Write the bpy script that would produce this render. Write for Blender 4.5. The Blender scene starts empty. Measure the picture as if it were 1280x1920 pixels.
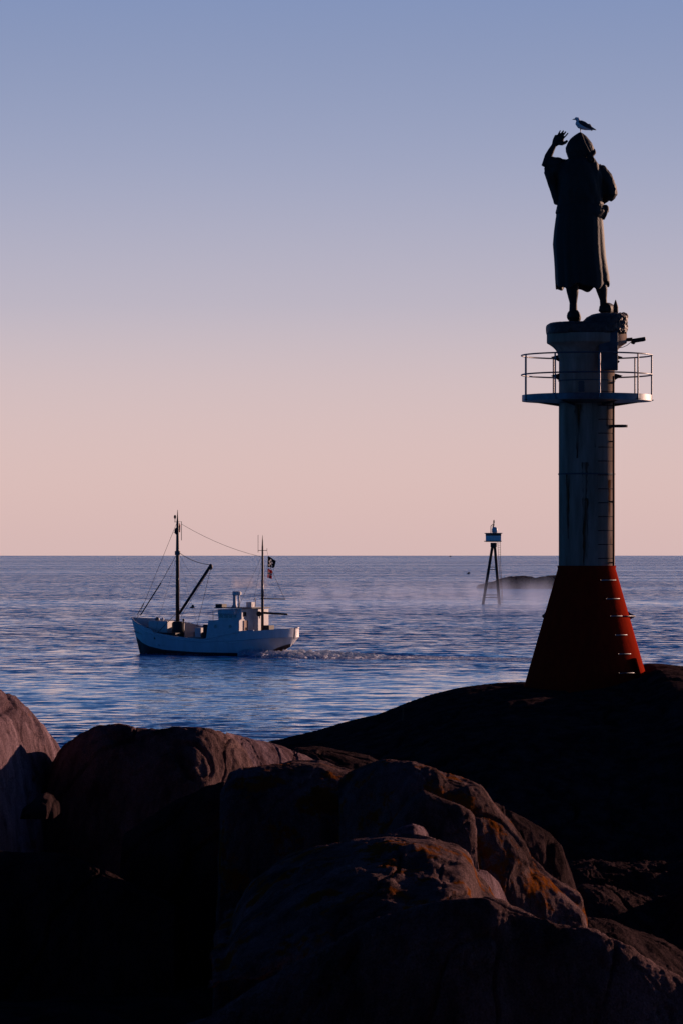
import bpy, bmesh, math, random
import numpy as np
from mathutils import Vector, Matrix
R = math.radians
random.seed(7)
sc = bpy.context.scene
COL = sc.collection

# ---------------------------------------------------------------- camera
F = 7000.0            # focal length in photo pixels (1280x1920)
EYE = 1036.0          # photo row of eye level
H = 10.0              # eye height over the sea
cam = bpy.data.cameras.new('camera'); camo = bpy.data.objects.new('camera', cam); COL.objects.link(camo)
camo.location = (0, 0, H); camo.rotation_euler = (R(90), 0, 0)
cam.sensor_fit = 'VERTICAL'; cam.sensor_height = 36; cam.lens = 36*F/1920
cam.shift_y = (EYE-960)/1920.0
cam.clip_start = 0.5; cam.clip_end = 60000
sc.camera = camo
def P(px, py, Y): return Vector(((px-640)*Y/F, Y, H-(py-EYE)*Y/F))
SEA_EDGE = 12000.0

# ---------------------------------------------------------------- light
SUN_AZ = R(47)        # to the right of the view direction
SUN_EL = R(9)
sv = Vector((math.sin(SUN_AZ)*math.cos(SUN_EL), math.cos(SUN_AZ)*math.cos(SUN_EL), math.sin(SUN_EL)))
sd = bpy.data.lights.new('sun', 'SUN'); so = bpy.data.objects.new('sun', sd); COL.objects.link(so)
sd.energy = 5.0; sd.angle = R(0.55); sd.color = (1, .62, .46)
so.rotation_euler = (-sv).to_track_quat('-Z', 'Y').to_euler()
so.location = (60, 60, 60)

w = bpy.data.worlds.new('World'); sc.world = w; w.use_nodes = True
N = w.node_tree.nodes; L = w.node_tree.links; N.clear()
def wn(t, **k):
    n = N.new(t)
    for a, b in k.items(): setattr(n, a, b)
    return n
out = wn('ShaderNodeOutputWorld'); bg = wn('ShaderNodeBackground'); bg.inputs[1].default_value = 1.0
tc = wn('ShaderNodeTexCoord'); sep = wn('ShaderNodeSeparateXYZ'); L.new(tc.outputs['Generated'], sep.inputs[0])
def ramp(stops):
    r = wn('ShaderNodeValToRGB'); cr = r.color_ramp
    while len(cr.elements) > 1: cr.elements.remove(cr.elements[-1])
    for i, (p, c) in enumerate(stops):
        e = cr.elements[0] if i == 0 else cr.elements.new(p)
        e.position = p; e.color = (*c, 1)
    L.new(sep.outputs['Z'], r.inputs[0]); return r
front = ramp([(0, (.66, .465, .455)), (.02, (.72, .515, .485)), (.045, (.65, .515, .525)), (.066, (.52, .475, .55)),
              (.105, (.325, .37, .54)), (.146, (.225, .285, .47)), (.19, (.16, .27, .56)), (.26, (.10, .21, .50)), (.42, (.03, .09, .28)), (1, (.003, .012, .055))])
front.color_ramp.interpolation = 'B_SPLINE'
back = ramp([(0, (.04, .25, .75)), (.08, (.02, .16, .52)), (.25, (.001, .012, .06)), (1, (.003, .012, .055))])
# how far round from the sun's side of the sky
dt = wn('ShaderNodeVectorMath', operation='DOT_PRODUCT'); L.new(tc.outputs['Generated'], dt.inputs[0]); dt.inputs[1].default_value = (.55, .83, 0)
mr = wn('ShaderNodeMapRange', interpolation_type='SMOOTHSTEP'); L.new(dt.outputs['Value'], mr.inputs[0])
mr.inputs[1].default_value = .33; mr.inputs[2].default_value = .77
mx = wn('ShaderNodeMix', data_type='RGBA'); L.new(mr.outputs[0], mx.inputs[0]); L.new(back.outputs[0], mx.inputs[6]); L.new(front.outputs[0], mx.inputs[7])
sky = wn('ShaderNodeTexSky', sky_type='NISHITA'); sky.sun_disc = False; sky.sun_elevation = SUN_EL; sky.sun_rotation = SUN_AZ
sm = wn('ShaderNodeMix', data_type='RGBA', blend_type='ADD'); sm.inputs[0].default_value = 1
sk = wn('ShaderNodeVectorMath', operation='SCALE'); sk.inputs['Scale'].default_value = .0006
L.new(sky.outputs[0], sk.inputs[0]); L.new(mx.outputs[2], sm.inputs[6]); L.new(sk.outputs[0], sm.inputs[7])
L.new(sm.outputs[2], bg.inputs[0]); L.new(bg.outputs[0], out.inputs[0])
sc.view_settings.view_transform = 'Standard'; sc.view_settings.look = 'None'; sc.view_settings.exposure = 0; sc.view_settings.gamma = 1
sc.render.resolution_x = 682; sc.render.resolution_y = 1024
try:
    sc.cycles.volume_step_rate = 1.0; sc.cycles.volume_max_steps = 256
except Exception: pass

# ---------------------------------------------------------------- helpers
def tag(o, label=None, cat=None, group=None, kind=None):
    if label: o['label'] = label
    if cat: o['category'] = cat
    if group: o['group'] = group
    if kind: o['kind'] = kind
    return o
def empty(name, loc, label, cat, group=None):
    o = bpy.data.objects.new(name, None); COL.objects.link(o); o.location = loc; o.empty_display_size = .3
    return tag(o, label, cat, group)

class MB:
    def __init__(s): s.v = []; s.f = []; s.m = []
    def add(s, vs, fs, mi=0):
        b = len(s.v); s.v += [Vector(q) for q in vs]; s.f += [[i+b for i in f] for f in fs]; s.m += [mi]*len(fs); return s
    def box(s, c, d, mi=0, rz=0, M=None):
        c = Vector(c); vs = []
        m = M or Matrix.Rotation(rz, 3, 'Z')
        for z in (-.5, .5):
            for x, y in ((-.5, -.5), (.5, -.5), (.5, .5), (-.5, .5)):
                vs.append(c + m @ Vector((x*d[0], y*d[1], z*d[2])))
        return s.add(vs, [[3, 2, 1, 0], [4, 5, 6, 7], [0, 1, 5, 4], [1, 2, 6, 5], [2, 3, 7, 6], [3, 0, 4, 7]], mi)
    def tube(s, pts, rad, n=8, mi=0, cap=True, flat=1.0, flat_axis=None):
        pts = [Vector(p) for p in pts]
        if not hasattr(rad, '__len__'): rad = [rad]*len(pts)
        vs = []; fs = []
        up = Vector((0, 0, 1)); prev = None
        for i, p in enumerate(pts):
            d = (pts[min(i+1, len(pts)-1)]-pts[max(i-1, 0)])
            if d.length < 1e-9: d = Vector((0, 0, 1))
            d.normalize()
            if prev is None:
                a = d.cross(up) if abs(d.z) < .95 else d.cross(Vector((0, 1, 0)))
            else: a = prev - d*prev.dot(d)
            a.normalize(); prev = a; b = d.cross(a)
            for k in range(n):
                t = 2*math.pi*k/n
                off = (a*math.cos(t)+b*math.sin(t))*rad[i]
                if flat_axis is not None:
                    fa = Vector(flat_axis); off -= fa*off.dot(fa)*(1-flat)
                vs.append(p+off)
        for i in range(len(pts)-1):
            for k in range(n):
                k2 = (k+1) % n; fs.append([i*n+k, i*n+k2, (i+1)*n+k2, (i+1)*n+k])
        if cap: fs.append(list(range(n))[::-1]); fs.append([(len(pts)-1)*n+k for k in range(n)])
        return s.add(vs, fs, mi)
    def lathe(s, prof, c=(0, 0, 0), n=48, mi=0, cap=True):
        vs = []; fs = []; c = Vector(c)
        for r, z in prof:
            for k in range(n):
                t = 2*math.pi*k/n; vs.append(c+Vector((r*math.cos(t), r*math.sin(t), z)))
        for i in range(len(prof)-1):
            for k in range(n):
                k2 = (k+1) % n; fs.append([i*n+k, i*n+k2, (i+1)*n+k2, (i+1)*n+k])
        if cap: fs.append(list(range(n))[::-1]); fs.append([(len(prof)-1)*n+k for k in range(n)])
        return s.add(vs, fs, mi)
    def ell(s, c, r, n=16, m=10, mi=0, M=None):
        prof = []; vs = []; fs = []; c = Vector(c)
        for i in range(m+1):
            a = math.pi*(i/m-.5); a = max(min(a, math.pi/2-.02), -math.pi/2+.02)
            for k in range(n):
                t = 2*math.pi*k/n; q = Vector((r[0]*math.cos(a)*math.cos(t), r[1]*math.cos(a)*math.sin(t), r[2]*math.sin(a)))
                vs.append(c+(M @ q if M else q))
        for i in range(m):
            for k in range(n):
                k2 = (k+1) % n; fs.append([i*n+k, i*n+k2, (i+1)*n+k2, (i+1)*n+k])
        fs.append(list(range(n))[::-1]); fs.append([m*n+k for k in range(n)])
        return s.add(vs, fs, mi)
    def build(s, name, mats, parent=None, smooth=False, bevel=0, origin=None, sharp=None):
        me = bpy.data.meshes.new(name)
        o_ = Vector(origin) if origin is not None else Vector((0, 0, 0))
        me.from_pydata([tuple(q-o_) for q in s.v], [], s.f)
        if not isinstance(mats, (list, tuple)): mats = [mats]
        for m in mats: me.materials.append(m)
        me.polygons.foreach_set('material_index', s.m)
        bm = bmesh.new(); bm.from_mesh(me); bmesh.ops.recalc_face_normals(bm, faces=bm.faces); bm.to_mesh(me); bm.free()
        if smooth: me.polygons.foreach_set('use_smooth', [True]*len(me.polygons))
        if smooth and sharp: me.set_sharp_from_angle(angle=R(sharp))
        me.update()
        o = bpy.data.objects.new(name, me); COL.objects.link(o)
        if parent is not None:
            o.parent = parent
            if origin is None:
                pl = Vector(parent.location) if parent.parent is None else Vector((0, 0, 0))
                for v in me.vertices: pass
                if pl.length > 0 and parent.type == 'EMPTY' and not parent.get('local'): o.location = -pl
        elif origin is not None: o.location = o_
        if bevel:
            b = o.modifiers.new('bevel', 'BEVEL'); b.width = bevel; b.segments = 2; b.limit_method = 'ANGLE'
        return o

def hsh(ix, iy, iz, seed):
    h = (ix.astype(np.int64)*374761393 + iy.astype(np.int64)*668265263 + iz.astype(np.int64)*2147483647 + seed*974711) & 0xffffffff
    h = ((h ^ (h >> 13))*1274126177) & 0xffffffff
    h = ((h ^ (h >> 16))*2246822519) & 0xffffffff
    return ((h ^ (h >> 15)) & 0xffffff)/float(0xffffff)*2-1
def vn(p, seed=0):
    i = np.floor(p); f = p-i; f = f*f*f*(f*(f*6-15)+10); i = i.astype(np.int64)
    r = 0
    for dx in (0, 1):
        for dy in (0, 1):
            for dz in (0, 1):
                wgt = (f[:, 0] if dx else 1-f[:, 0])*(f[:, 1] if dy else 1-f[:, 1])*(f[:, 2] if dz else 1-f[:, 2])
                r = r+wgt*hsh(i[:, 0]+dx, i[:, 1]+dy, i[:, 2]+dz, seed)
    return r
def fbm(p, o=4, seed=0, g=.5):
    r = 0; a = 1; q = p.copy()
    for k in range(o): r = r+a*vn(q, seed+k*17); q = q*2.03+13.7; a *= g
    return r
def ridged(p, o=3, seed=0):
    r = 0; a = 1; q = p.copy()
    for k in range(o): r = r+a*(1-np.abs(vn(q, seed+k*31))*2); q = q*2.1+5.3; a *= .5
    return r

def grid_obj(name, V, nu, nv, mat, closed_v=False, parent=None, smooth=True, origin=None):
    me = bpy.data.meshes.new(name)
    idx = np.arange(nu*nv).reshape(nu, nv)
    if closed_v: idx = np.concatenate([idx, idx[:, :1]], 1)
    a = idx[:-1, :-1].ravel(); b = idx[1:, :-1].ravel(); c = idx[1:, 1:].ravel(); d = idx[:-1, 1:].ravel()
    f = np.stack([a, b, c, d], 1)
    og = np.array(origin if origin is not None else (0, 0, 0))
    me.from_pydata((V-og).tolist(), [], f.tolist())
    me.polygons.foreach_set('use_smooth', [smooth]*len(f)); me.materials.append(mat)
    bm = bmesh.new(); bm.from_mesh(me); bmesh.ops.recalc_face_normals(bm, faces=bm.faces); bm.to_mesh(me); bm.free(); me.update()
    o = bpy.data.objects.new(name, me); COL.objects.link(o)
    if origin is not None: o.location = og
    if parent: o.parent = parent
    return o

# ---------------------------------------------------------------- materials
def mat(name, col, rough=.6, metal=0, spec=.5, noise=None, bump=None, streak=None):
    """noise=(scale, amount, second colour)  bump=(scale, strength, distance)"""
    m = bpy.data.materials.new(name); m.use_nodes = True
    nt = m.node_tree; n = nt.nodes; l = nt.links; b = n['Principled BSDF']
    b.inputs['Base Color'].default_value = (*col, 1); b.inputs['Roughness'].default_value = rough
    b.inputs['Metallic'].default_value = metal; b.inputs['Specular IOR Level'].default_value = spec
    t = n.new('ShaderNodeTexCoord')
    if noise:
        nz = n.new('ShaderNodeTexNoise'); nz.inputs['Scale'].default_value = noise[0]; nz.inputs['Detail'].default_value = 8; nz.inputs['Roughness'].default_value = .65
        src = t.outputs['Object']
        if streak:
            mp = n.new('ShaderNodeMapping'); mp.inputs['Scale'].default_value = streak; l.new(src, mp.inputs[0]); src = mp.outputs[0]
        l.new(src, nz.inputs['Vector'])
        r = n.new('ShaderNodeValToRGB'); r.color_ramp.elements[0].position = .5-noise[1]; r.color_ramp.elements[1].position = .5+noise[1]
        r.color_ramp.elements[0].color = (*noise[2], 1); r.color_ramp.elements[1].color = (*col, 1)
        l.new(nz.outputs[0], r.inputs[0]); l.new(r.outputs[0], b.inputs['Base Color'])
    if bump:
        nb = n.new('ShaderNodeTexNoise'); nb.inputs['Scale'].default_value = bump[0]; nb.inputs['Detail'].default_value = 8; l.new(t.outputs['Object'], nb.inputs['Vector'])
        bp = n.new('ShaderNodeBump'); bp.inputs['Strength'].default_value = bump[1]; bp.inputs['Distance'].default_value = bump[2]
        l.new(nb.outputs[0], bp.inputs['Height']); l.new(bp.outputs[0], b.inputs['Normal'])
    return m

def rock_mat(name, base, dark, lichen, lth=.62, bs=1.0):
    m = bpy.data.materials.new(name); m.use_nodes = True
    nt = m.node_tree; n = nt.nodes; l = nt.links; b = n['Principled BSDF']
    t = n.new('ShaderNodeTexCoord')
    def nz(s, d=10, r=.6, sc_=None):
        x = n.new('ShaderNodeTexNoise'); x.inputs['Scale'].default_value = s; x.inputs['Detail'].default_value = d; x.inputs['Roughness'].default_value = r
        if sc_:
            mp = n.new('ShaderNodeMapping'); mp.inputs['Scale'].default_value = sc_; mp.inputs['Rotation'].default_value = (0, R(35), 0); l.new(t.outputs['Object'], mp.inputs[0]); l.new(mp.outputs[0], x.inputs['Vector'])
        else: l.new(t.outputs['Object'], x.inputs['Vector'])
        return x
    def rp(src, a, ca, b_, cb):
        r = n.new('ShaderNodeValToRGB'); r.color_ramp.elements[0].position = a; r.color_ramp.elements[1].position = b_
        r.color_ramp.elements[0].color = (*ca, 1); r.color_ramp.elements[1].color = (*cb, 1); l.new(src, r.inputs[0]); return r
    c1 = rp(nz(2.2*bs, 12, .7, (1, 1, .35)).outputs[0], .38, dark, .62, base)
    sp = rp(nz(70*bs, 3, .6).outputs[0], .3, (.35, .33, .36), .72, (1.5, 1.4, 1.4))
    mm = n.new('ShaderNodeMix'); mm.data_type = 'RGBA'; mm.blend_type = 'MULTIPLY'; mm.inputs[0].default_value = .8
    l.new(c1.outputs[0], mm.inputs[6]); l.new(sp.outputs[0], mm.inputs[7])
    lm = rp(nz(2.0*bs, 12, .72).outputs[0], lth, (0, 0, 0), lth+.05, (1, 1, 1))
    m2 = n.new('ShaderNodeMix'); m2.data_type = 'RGBA'; l.new(lm.outputs[0], m2.inputs[0]); l.new(mm.outputs[2], m2.inputs[6]); m2.inputs[7].default_value = (*lichen, 1)
    l.new(m2.outputs[2], b.inputs['Base Color'])
    b.inputs['Roughness'].default_value = .9; b.inputs['Specular IOR Level'].default_value = 0
    # surface grain: long cracks, pits, crystals
    b1 = n.new('ShaderNodeBump'); b1.inputs['Strength'].default_value = .9; b1.inputs['Distance'].default_value = .22/bs
    l.new(nz(4*bs, 12, .68, (1.6, 1, .55)).outputs[0], b1.inputs['Height'])
    vo = n.new('ShaderNodeTexVoronoi'); vo.feature = 'DISTANCE_TO_EDGE'; vo.inputs['Scale'].default_value = 1.1*bs
    wp = n.new('ShaderNodeVectorMath'); wp.operation = 'ADD'; mp = n.new('ShaderNodeMapping'); mp.inputs['Scale'].default_value = (1.6, 1, .6); mp.inputs['Rotation'].default_value = (0, R(40), 0)
    l.new(t.outputs['Object'], mp.inputs[0]); l.new(mp.outputs[0], wp.inputs[0]); l.new(nz(3*bs, 6).outputs[1], wp.inputs[1]); l.new(wp.outputs[0], vo.inputs['Vector'])
    cr = rp(vo.outputs['Distance'], 0, (0, 0, 0), .035, (1, 1, 1))
    b2 = n.new('ShaderNodeBump'); b2.inputs['Strength'].default_value = .8; b2.inputs['Distance'].default_value = .09/bs; l.new(cr.outputs[0], b2.inputs['Height']); l.new(b1.outputs[0], b2.inputs['Normal'])
    b3 = n.new('ShaderNodeBump'); b3.inputs['Strength'].default_value = .9; b3.inputs['Distance'].default_value = .035/bs; l.new(nz(45*bs, 6, .7).outputs[0], b3.inputs['Height']); l.new(b2.outputs[0], b3.inputs['Normal'])
    l.new(b3.outputs[0], b.inputs['Normal'])
    return m
M = {}
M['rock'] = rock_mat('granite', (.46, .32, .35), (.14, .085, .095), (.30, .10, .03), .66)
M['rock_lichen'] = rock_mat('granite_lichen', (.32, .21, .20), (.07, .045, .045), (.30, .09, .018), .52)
M['rock_half_shaded'] = rock_mat('granite_half_shaded', (.34, .22, .21), (.08, .05, .05), (.26, .08, .02), .64)  # granite toned down so faces out of the sun go darker
M['rock_shaded'] = rock_mat('granite_shaded', (.10, .065, .065), (.028, .02, .021), (.12, .035, .01), .7)  # granite darkened further, black shade put into the colour
M['islet'] = rock_mat('islet_rock', (.05, .036, .055), (.028, .022, .034), (.09, .05, .05), .7, .12)
M['concrete'] = mat('painted_concrete', (.50, .375, .29), .9, spec=0, noise=(1.3, .2, (.22, .16, .11)), streak=(2.5, 2.5, .35), bump=(25, .5, .01))
M['rust'] = mat('rust_stain', (.22, .10, .05), .9, noise=(6, .2, (.06, .03, .02)))
M['band'] = mat('joint_band', (.10, .10, .10), .8)
M['red'] = mat('red_paint', (.36, .027, .009), .8, spec=0, noise=(3, .2, (.25, .018, .008)), streak=(2, 2, .5), bump=(14, .35, .012))
M['steel'] = mat('galvanised_steel', (.16, .17, .19), .45, .6, noise=(9, .2, (.09, .09, .10)))
M['dark_steel'] = mat('dark_steel', (.035, .033, .036), .8, 0, .1)
M['cabinet'] = mat('cabinet_paint', (.11, .12, .14), .6, noise=(4, .2, (.05, .055, .06)))
M['bronze'] = mat('bronze', (.04, .030, .024), .65, .2, .2, noise=(5, .2, (.03, .035, .03)), bump=(14, .45, .02))
M['bronze_rock'] = mat('bronze_rock', (.13, .095, .08), .55, .3, .4, noise=(8, .2, (.04, .035, .03)), bump=(18, 1, .05))
M['feather_white'] = mat('white_feathers', (.75, .75, .75), .8, bump=(60, .3, .004))
M['feather_dark'] = mat('dark_feathers', (.035, .035, .042), .7, bump=(50, .4, .004))
M['beak'] = mat('beak', (.45, .25, .04), .5)
M['hull_white'] = mat('white_hull_paint', (.78, .78, .80), .42, noise=(1.6, .25, (.62, .60, .58)), streak=(1, 1, .25))
M['antifoul'] = mat('antifouling_paint', (.09, .022, .014), .6, noise=(2, .2, (.012, .012, .014)))
M['deck'] = mat('deck_planks', (.38, .33, .30), .8, noise=(3, .2, (.25, .2, .18)))
M['white'] = mat('white_paint', (.78, .78, .78), .5, noise=(2.5, .25, (.6, .58, .55)))
M['mast'] = mat('varnished_mast', (.14, .07, .035), .5, noise=(6, .2, (.06, .03, .02)))
M['mast_dark'] = mat('dark_mast', (.03, .022, .02), .6)
M['brown'] = mat('brown_door', (.20, .055, .025), .6)
M['black'] = mat('black_paint', (.012, .011, .011), .6)
M['rope'] = mat('rope', (.05, .04, .035), .9)
M['orange'] = mat('orange_plastic', (.5, .12, .05), .6)
M['glass'] = mat('window_glass', (.03, .04, .05), .08, spec=.8)
M['flag_black'] = mat('black_flag_cloth', (.01, .008, .012), .9)
M['flag_white'] = mat('white_flag_cloth', (.8, .78, .75), .9)
M['flag_red'] = mat('red_flag_cloth', (.60, .03, .03), .9)
M['flag_blue'] = mat('blue_flag_cloth', (.01, .02, .12), .9)

for k_ in ('flag_black', 'flag_white', 'flag_red', 'flag_blue'):
    nt = M[k_].node_tree; b = nt.nodes['Principled BSDF']; tr = nt.nodes.new('ShaderNodeBsdfTranslucent'); tr.inputs[0].default_value = b.inputs['Base Color'].default_value
    mxs = nt.nodes.new('ShaderNodeMixShader'); mxs.inputs[0].default_value = .5; nt.links.new(b.outputs[0], mxs.inputs[1]); nt.links.new(tr.outputs[0], mxs.inputs[2]); nt.links.new(mxs.outputs[0], nt.nodes['Material Output'].inputs[0])
# ---------------------------------------------------------------- sea
def sea_material():
    m = bpy.data.materials.new('sea_water'); m.use_nodes = True
    nt = m.node_tree; n = nt.nodes; l = nt.links; b = n['Principled BSDF']
    b.inputs['Base Color'].default_value = (.002, .23, .55, 1); b.inputs['Roughness'].default_value = .06; b.inputs['IOR'].default_value = 1.33
    g = n.new('ShaderNodeNewGeometry')
    def nz(sx, sy, det, seed):
        mp = n.new('ShaderNodeMapping'); mp.inputs['Scale'].default_value = (sx, sy, 1); mp.inputs['Location'].default_value = (seed*13.1, seed*7.7, seed); mp.inputs['Rotation'].default_value = (0, 0, R(seed*9-18))
        l.new(g.outputs['Position'], mp.inputs[0])
        x = n.new('ShaderNodeTexNoise'); x.inputs['Scale'].default_value = 1; x.inputs['Detail'].default_value = det; x.inputs['Roughness'].default_value = .55
        l.new(mp.outputs[0], x.inputs['Vector']); return x
    def vm(op, a, b_=None, s=None):
        x = n.new('ShaderNodeVectorMath'); x.operation = op; l.new(a, x.inputs[0])
        if b_ is not None:
            if isinstance(b_, tuple): x.inputs[1].default_value = b_
            else: l.new(b_, x.inputs[1])
        if s is not None:
            if isinstance(s, (int, float)): x.inputs['Scale'].default_value = s
            else: l.new(s, x.inputs['Scale'])
        return x.outputs[0]
    def sl(x, a): return vm('SCALE', vm('SUBTRACT', x.outputs[1], (.5, .5, .5)), s=a)
    s = vm('ADD', vm('ADD', sl(nz(.18, .30, 3, 1), .7), sl(nz(.55, 1.0, 3, 2), 1.35)), sl(nz(2.2, 3.2, 2, 3), .45))
    # wind patches: calmer and rougher areas
    wp = nz(.0018, .008, 4, 4); mr = n.new('ShaderNodeMapRange'); l.new(wp.outputs[0], mr.inputs[0])
    mr.inputs[1].default_value = .36; mr.inputs[2].default_value = .62; mr.inputs[3].default_value = .42; mr.inputs[4].default_value = 1.45
    s = vm('MULTIPLY', s, (1, 1, 0))
    # steeper chop on the near, breezier water than out towards the horizon
    sp = n.new('ShaderNodeSeparateXYZ'); l.new(g.outputs['Position'], sp.inputs[0]); dr = n.new('ShaderNodeMapRange'); l.new(sp.outputs['Y'], dr.inputs[0])
    dr.inputs[1].default_value = 250; dr.inputs[2].default_value = 1600; dr.inputs[3].default_value = -.13; dr.inputs[4].default_value = -.135
    cb = n.new('ShaderNodeCombineXYZ'); l.new(dr.outputs[0], cb.inputs['Y']); s = vm('SCALE', vm('ADD', s, cb.outputs[0]), s=mr.outputs[0]); s = vm('ADD', s, g.outputs['Normal']); s = vm('NORMALIZE', s)
    l.new(s, b.inputs['Normal'])
    return m
M['sea'] = sea_material()
def sea():
    ys = [40, 100, 200, 400, 800, 1600, 3200, 6400, SEA_EDGE]
    xs = [-9000, -3000, -800, -200, 0, 200, 800, 3000, 9000]
    mb = MB(); vs = [(x, y, 0) for y in ys for x in xs]; k = len(xs)
    fs = [[j*k+i, j*k+i+1, (j+1)*k+i+1, (j+1)*k+i] for j in range(len(ys)-1) for i in range(k-1)]
    mb.add(vs, fs); o = mb.build('sea_water', M['sea'])
    # the rest of the bay, round and behind the shore
    tag(o, kind='structure')
sea()

# ---------------------------------------------------------------- rocks
def rock(name, pts, Y, df, db, zb, mtl, label=None, amp=.04, seed=1, p=2.3, q=None, step=1.7, ny=200, structure=False, group=None, cliff=.18, big=.0):
    pts = [(a[0], a[1], (a[2] if len(a) > 2 else 0)) for a in pts]
    pa = np.array(pts, float)
    sp = step*46.0/Y if Y < 80 else step
    n = max(40, int((pa[-1, 0]-pa[0, 0])/sp))
    px = np.linspace(pa[0, 0], pa[-1, 0], n)
    def sm(a, k):
        kk = np.hanning(k+2)[1:-1]; kk /= kk.sum(); return np.convolve(np.pad(a, k//2, mode='edge'), kk, 'valid')[:len(a)]
    k = max(3, int(n*.025)//2*2+1)
    py = sm(np.interp(px, pa[:, 0], pa[:, 1]), k); dy = sm(np.interp(px, pa[:, 0], pa[:, 2]), k*2+1)
    Yc = Y+dy
    x = (px-640)*Yc/F; z = H-(py-EYE)*Yc/F
    # ends roll off to the base
    ne = 14; e = np.linspace(0, 1, ne+1)[1:]
    dx = cliff
    xl = x[0]-dx*np.sin(e*np.pi/2)[::1]; zl = zb+(z[0]-zb)*np.sqrt(np.maximum(0, 1-e**2)); xr = x[-1]+dx*np.sin(e*np.pi/2); zr = zb+(z[-1]-zb)*np.sqrt(np.maximum(0, 1-e**2))
    x = np.concatenate([xl[::-1], x, xr]); z = np.concatenate([zl[::-1], z, zr]); Yc = np.concatenate([np.full(ne, Yc[0]), Yc, np.full(ne, Yc[-1])])
    u = np.sin(np.linspace(-1, 1, ny)*np.pi/2); q = q or p
    g = (1-np.abs(u)**p)**(1/q)
    X = np.repeat(x[:, None], ny, 1); Yv = Yc[:, None]+np.where(u < 0, df*u, db*u)[None, :]
    Z = zb+(z[:, None]-zb)*g[None, :]
    V = np.stack([X.ravel(), Yv.ravel(), Z.ravel()], 1)
    G = V.reshape(len(x), ny, 3); du = np.gradient(G, axis=0); dv = np.gradient(G, axis=1); nrm = np.cross(du, dv); nrm /= np.linalg.norm(nrm, axis=2, keepdims=True)+1e-9
    nrm = nrm.reshape(-1, 3); nrm[nrm[:, 2] < 0] *= -1
    f = 46.0/Y
    q3 = V*f
    rot = np.array([[.80, .1, .55], [0, 1, .15], [-.6, .1, .8]])
    w = q3+.35*np.stack([vn(q3*1.3+9, seed+3), vn(q3*1.3+31, seed+4), vn(q3*1.3+57, seed+6)], 1)
    wr = (w@rot)*np.array([1.0, .6, .28])
    cr1 = np.clip(1-np.abs(vn(wr*1.1, seed+20))/.05, 0, 1); cr2 = np.clip(1-np.abs(vn(wr*2.7+7, seed+21))/.06, 0, 1)
    strata = vn((w@rot)*np.array([5.5, 1.2, .8]), seed+40)
    d = amp*(1.2*fbm(q3*.8, 2, seed+77)+.30*(ridged(wr*1.2, 2, seed+5)-.9)+.22*fbm(q3*5, 4, seed)+.16*strata)+.006*amp/.03*fbm(q3*14, 3, seed+60, .6)-.07/f*cr1*(amp/.035)**.5-.026/f*cr2
    crest = np.abs(np.repeat(u[None, :], len(x), 0).ravel()) < .12
    d = np.where(crest, np.minimum(d, amp*.25), d)
    V = V+nrm*d[:, None]
    if big:
        fr = np.clip((np.repeat(Yc, ny)-V[:, 1])/(.3*df), 0, 1)
        V[:, 2] += fr*big*fbm(q3*1.4+3, 3, seed+50)
    org = (float(x.mean()), float(Yc.mean()), zb)
    o = grid_obj(name, V, len(x), ny, mtl, origin=org)
    if structure: tag(o, kind='structure')
    else: tag(o, label, 'rock', group)
    return o

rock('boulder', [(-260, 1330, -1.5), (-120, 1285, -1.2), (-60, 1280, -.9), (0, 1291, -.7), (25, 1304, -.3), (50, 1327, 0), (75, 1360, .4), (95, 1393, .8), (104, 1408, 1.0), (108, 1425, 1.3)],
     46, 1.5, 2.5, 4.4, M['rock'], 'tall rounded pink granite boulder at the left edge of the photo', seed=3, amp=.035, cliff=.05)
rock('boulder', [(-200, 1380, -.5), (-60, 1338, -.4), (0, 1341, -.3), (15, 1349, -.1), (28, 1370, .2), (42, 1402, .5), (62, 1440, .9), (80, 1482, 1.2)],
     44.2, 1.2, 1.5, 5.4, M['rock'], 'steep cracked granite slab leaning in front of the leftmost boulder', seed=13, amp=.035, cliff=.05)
rock('boulder', [(52, 1512), (70, 1496), (85, 1487), (97, 1492), (102, 1503, .2)], 42.5, .5, .5, 7.0, M['rock_shaded'], 'small knob of rock at the foot of the leftmost boulder', seed=15, amp=.012, step=1.2, ny=60, cliff=.04)
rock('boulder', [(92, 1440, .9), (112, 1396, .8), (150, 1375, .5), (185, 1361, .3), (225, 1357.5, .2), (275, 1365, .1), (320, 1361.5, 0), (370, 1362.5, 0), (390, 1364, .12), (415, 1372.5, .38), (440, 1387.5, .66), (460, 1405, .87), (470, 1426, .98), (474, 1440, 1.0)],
     45, 1.3, 2.5, 3.8, M['rock_half_shaded'], 'broad rounded dark boulder with a sunlit pink right shoulder, below the fishing boat', seed=5, amp=.045, cliff=.05, p=2.0)
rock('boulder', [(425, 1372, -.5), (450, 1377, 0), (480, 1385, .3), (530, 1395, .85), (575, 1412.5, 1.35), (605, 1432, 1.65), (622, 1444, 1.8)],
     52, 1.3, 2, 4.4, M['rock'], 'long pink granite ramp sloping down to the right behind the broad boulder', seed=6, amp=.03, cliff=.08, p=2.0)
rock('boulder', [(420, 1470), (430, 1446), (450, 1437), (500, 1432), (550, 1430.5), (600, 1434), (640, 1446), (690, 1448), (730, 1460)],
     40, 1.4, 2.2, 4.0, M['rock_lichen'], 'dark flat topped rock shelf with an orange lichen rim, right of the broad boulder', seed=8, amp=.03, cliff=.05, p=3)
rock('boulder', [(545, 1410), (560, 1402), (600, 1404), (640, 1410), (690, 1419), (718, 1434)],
     60, 3, 3, 4.6, M['rock_shaded'], 'low dark hump of rock between the pink ramp and the tower headland', seed=9, amp=.04, cliff=.1)
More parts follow.
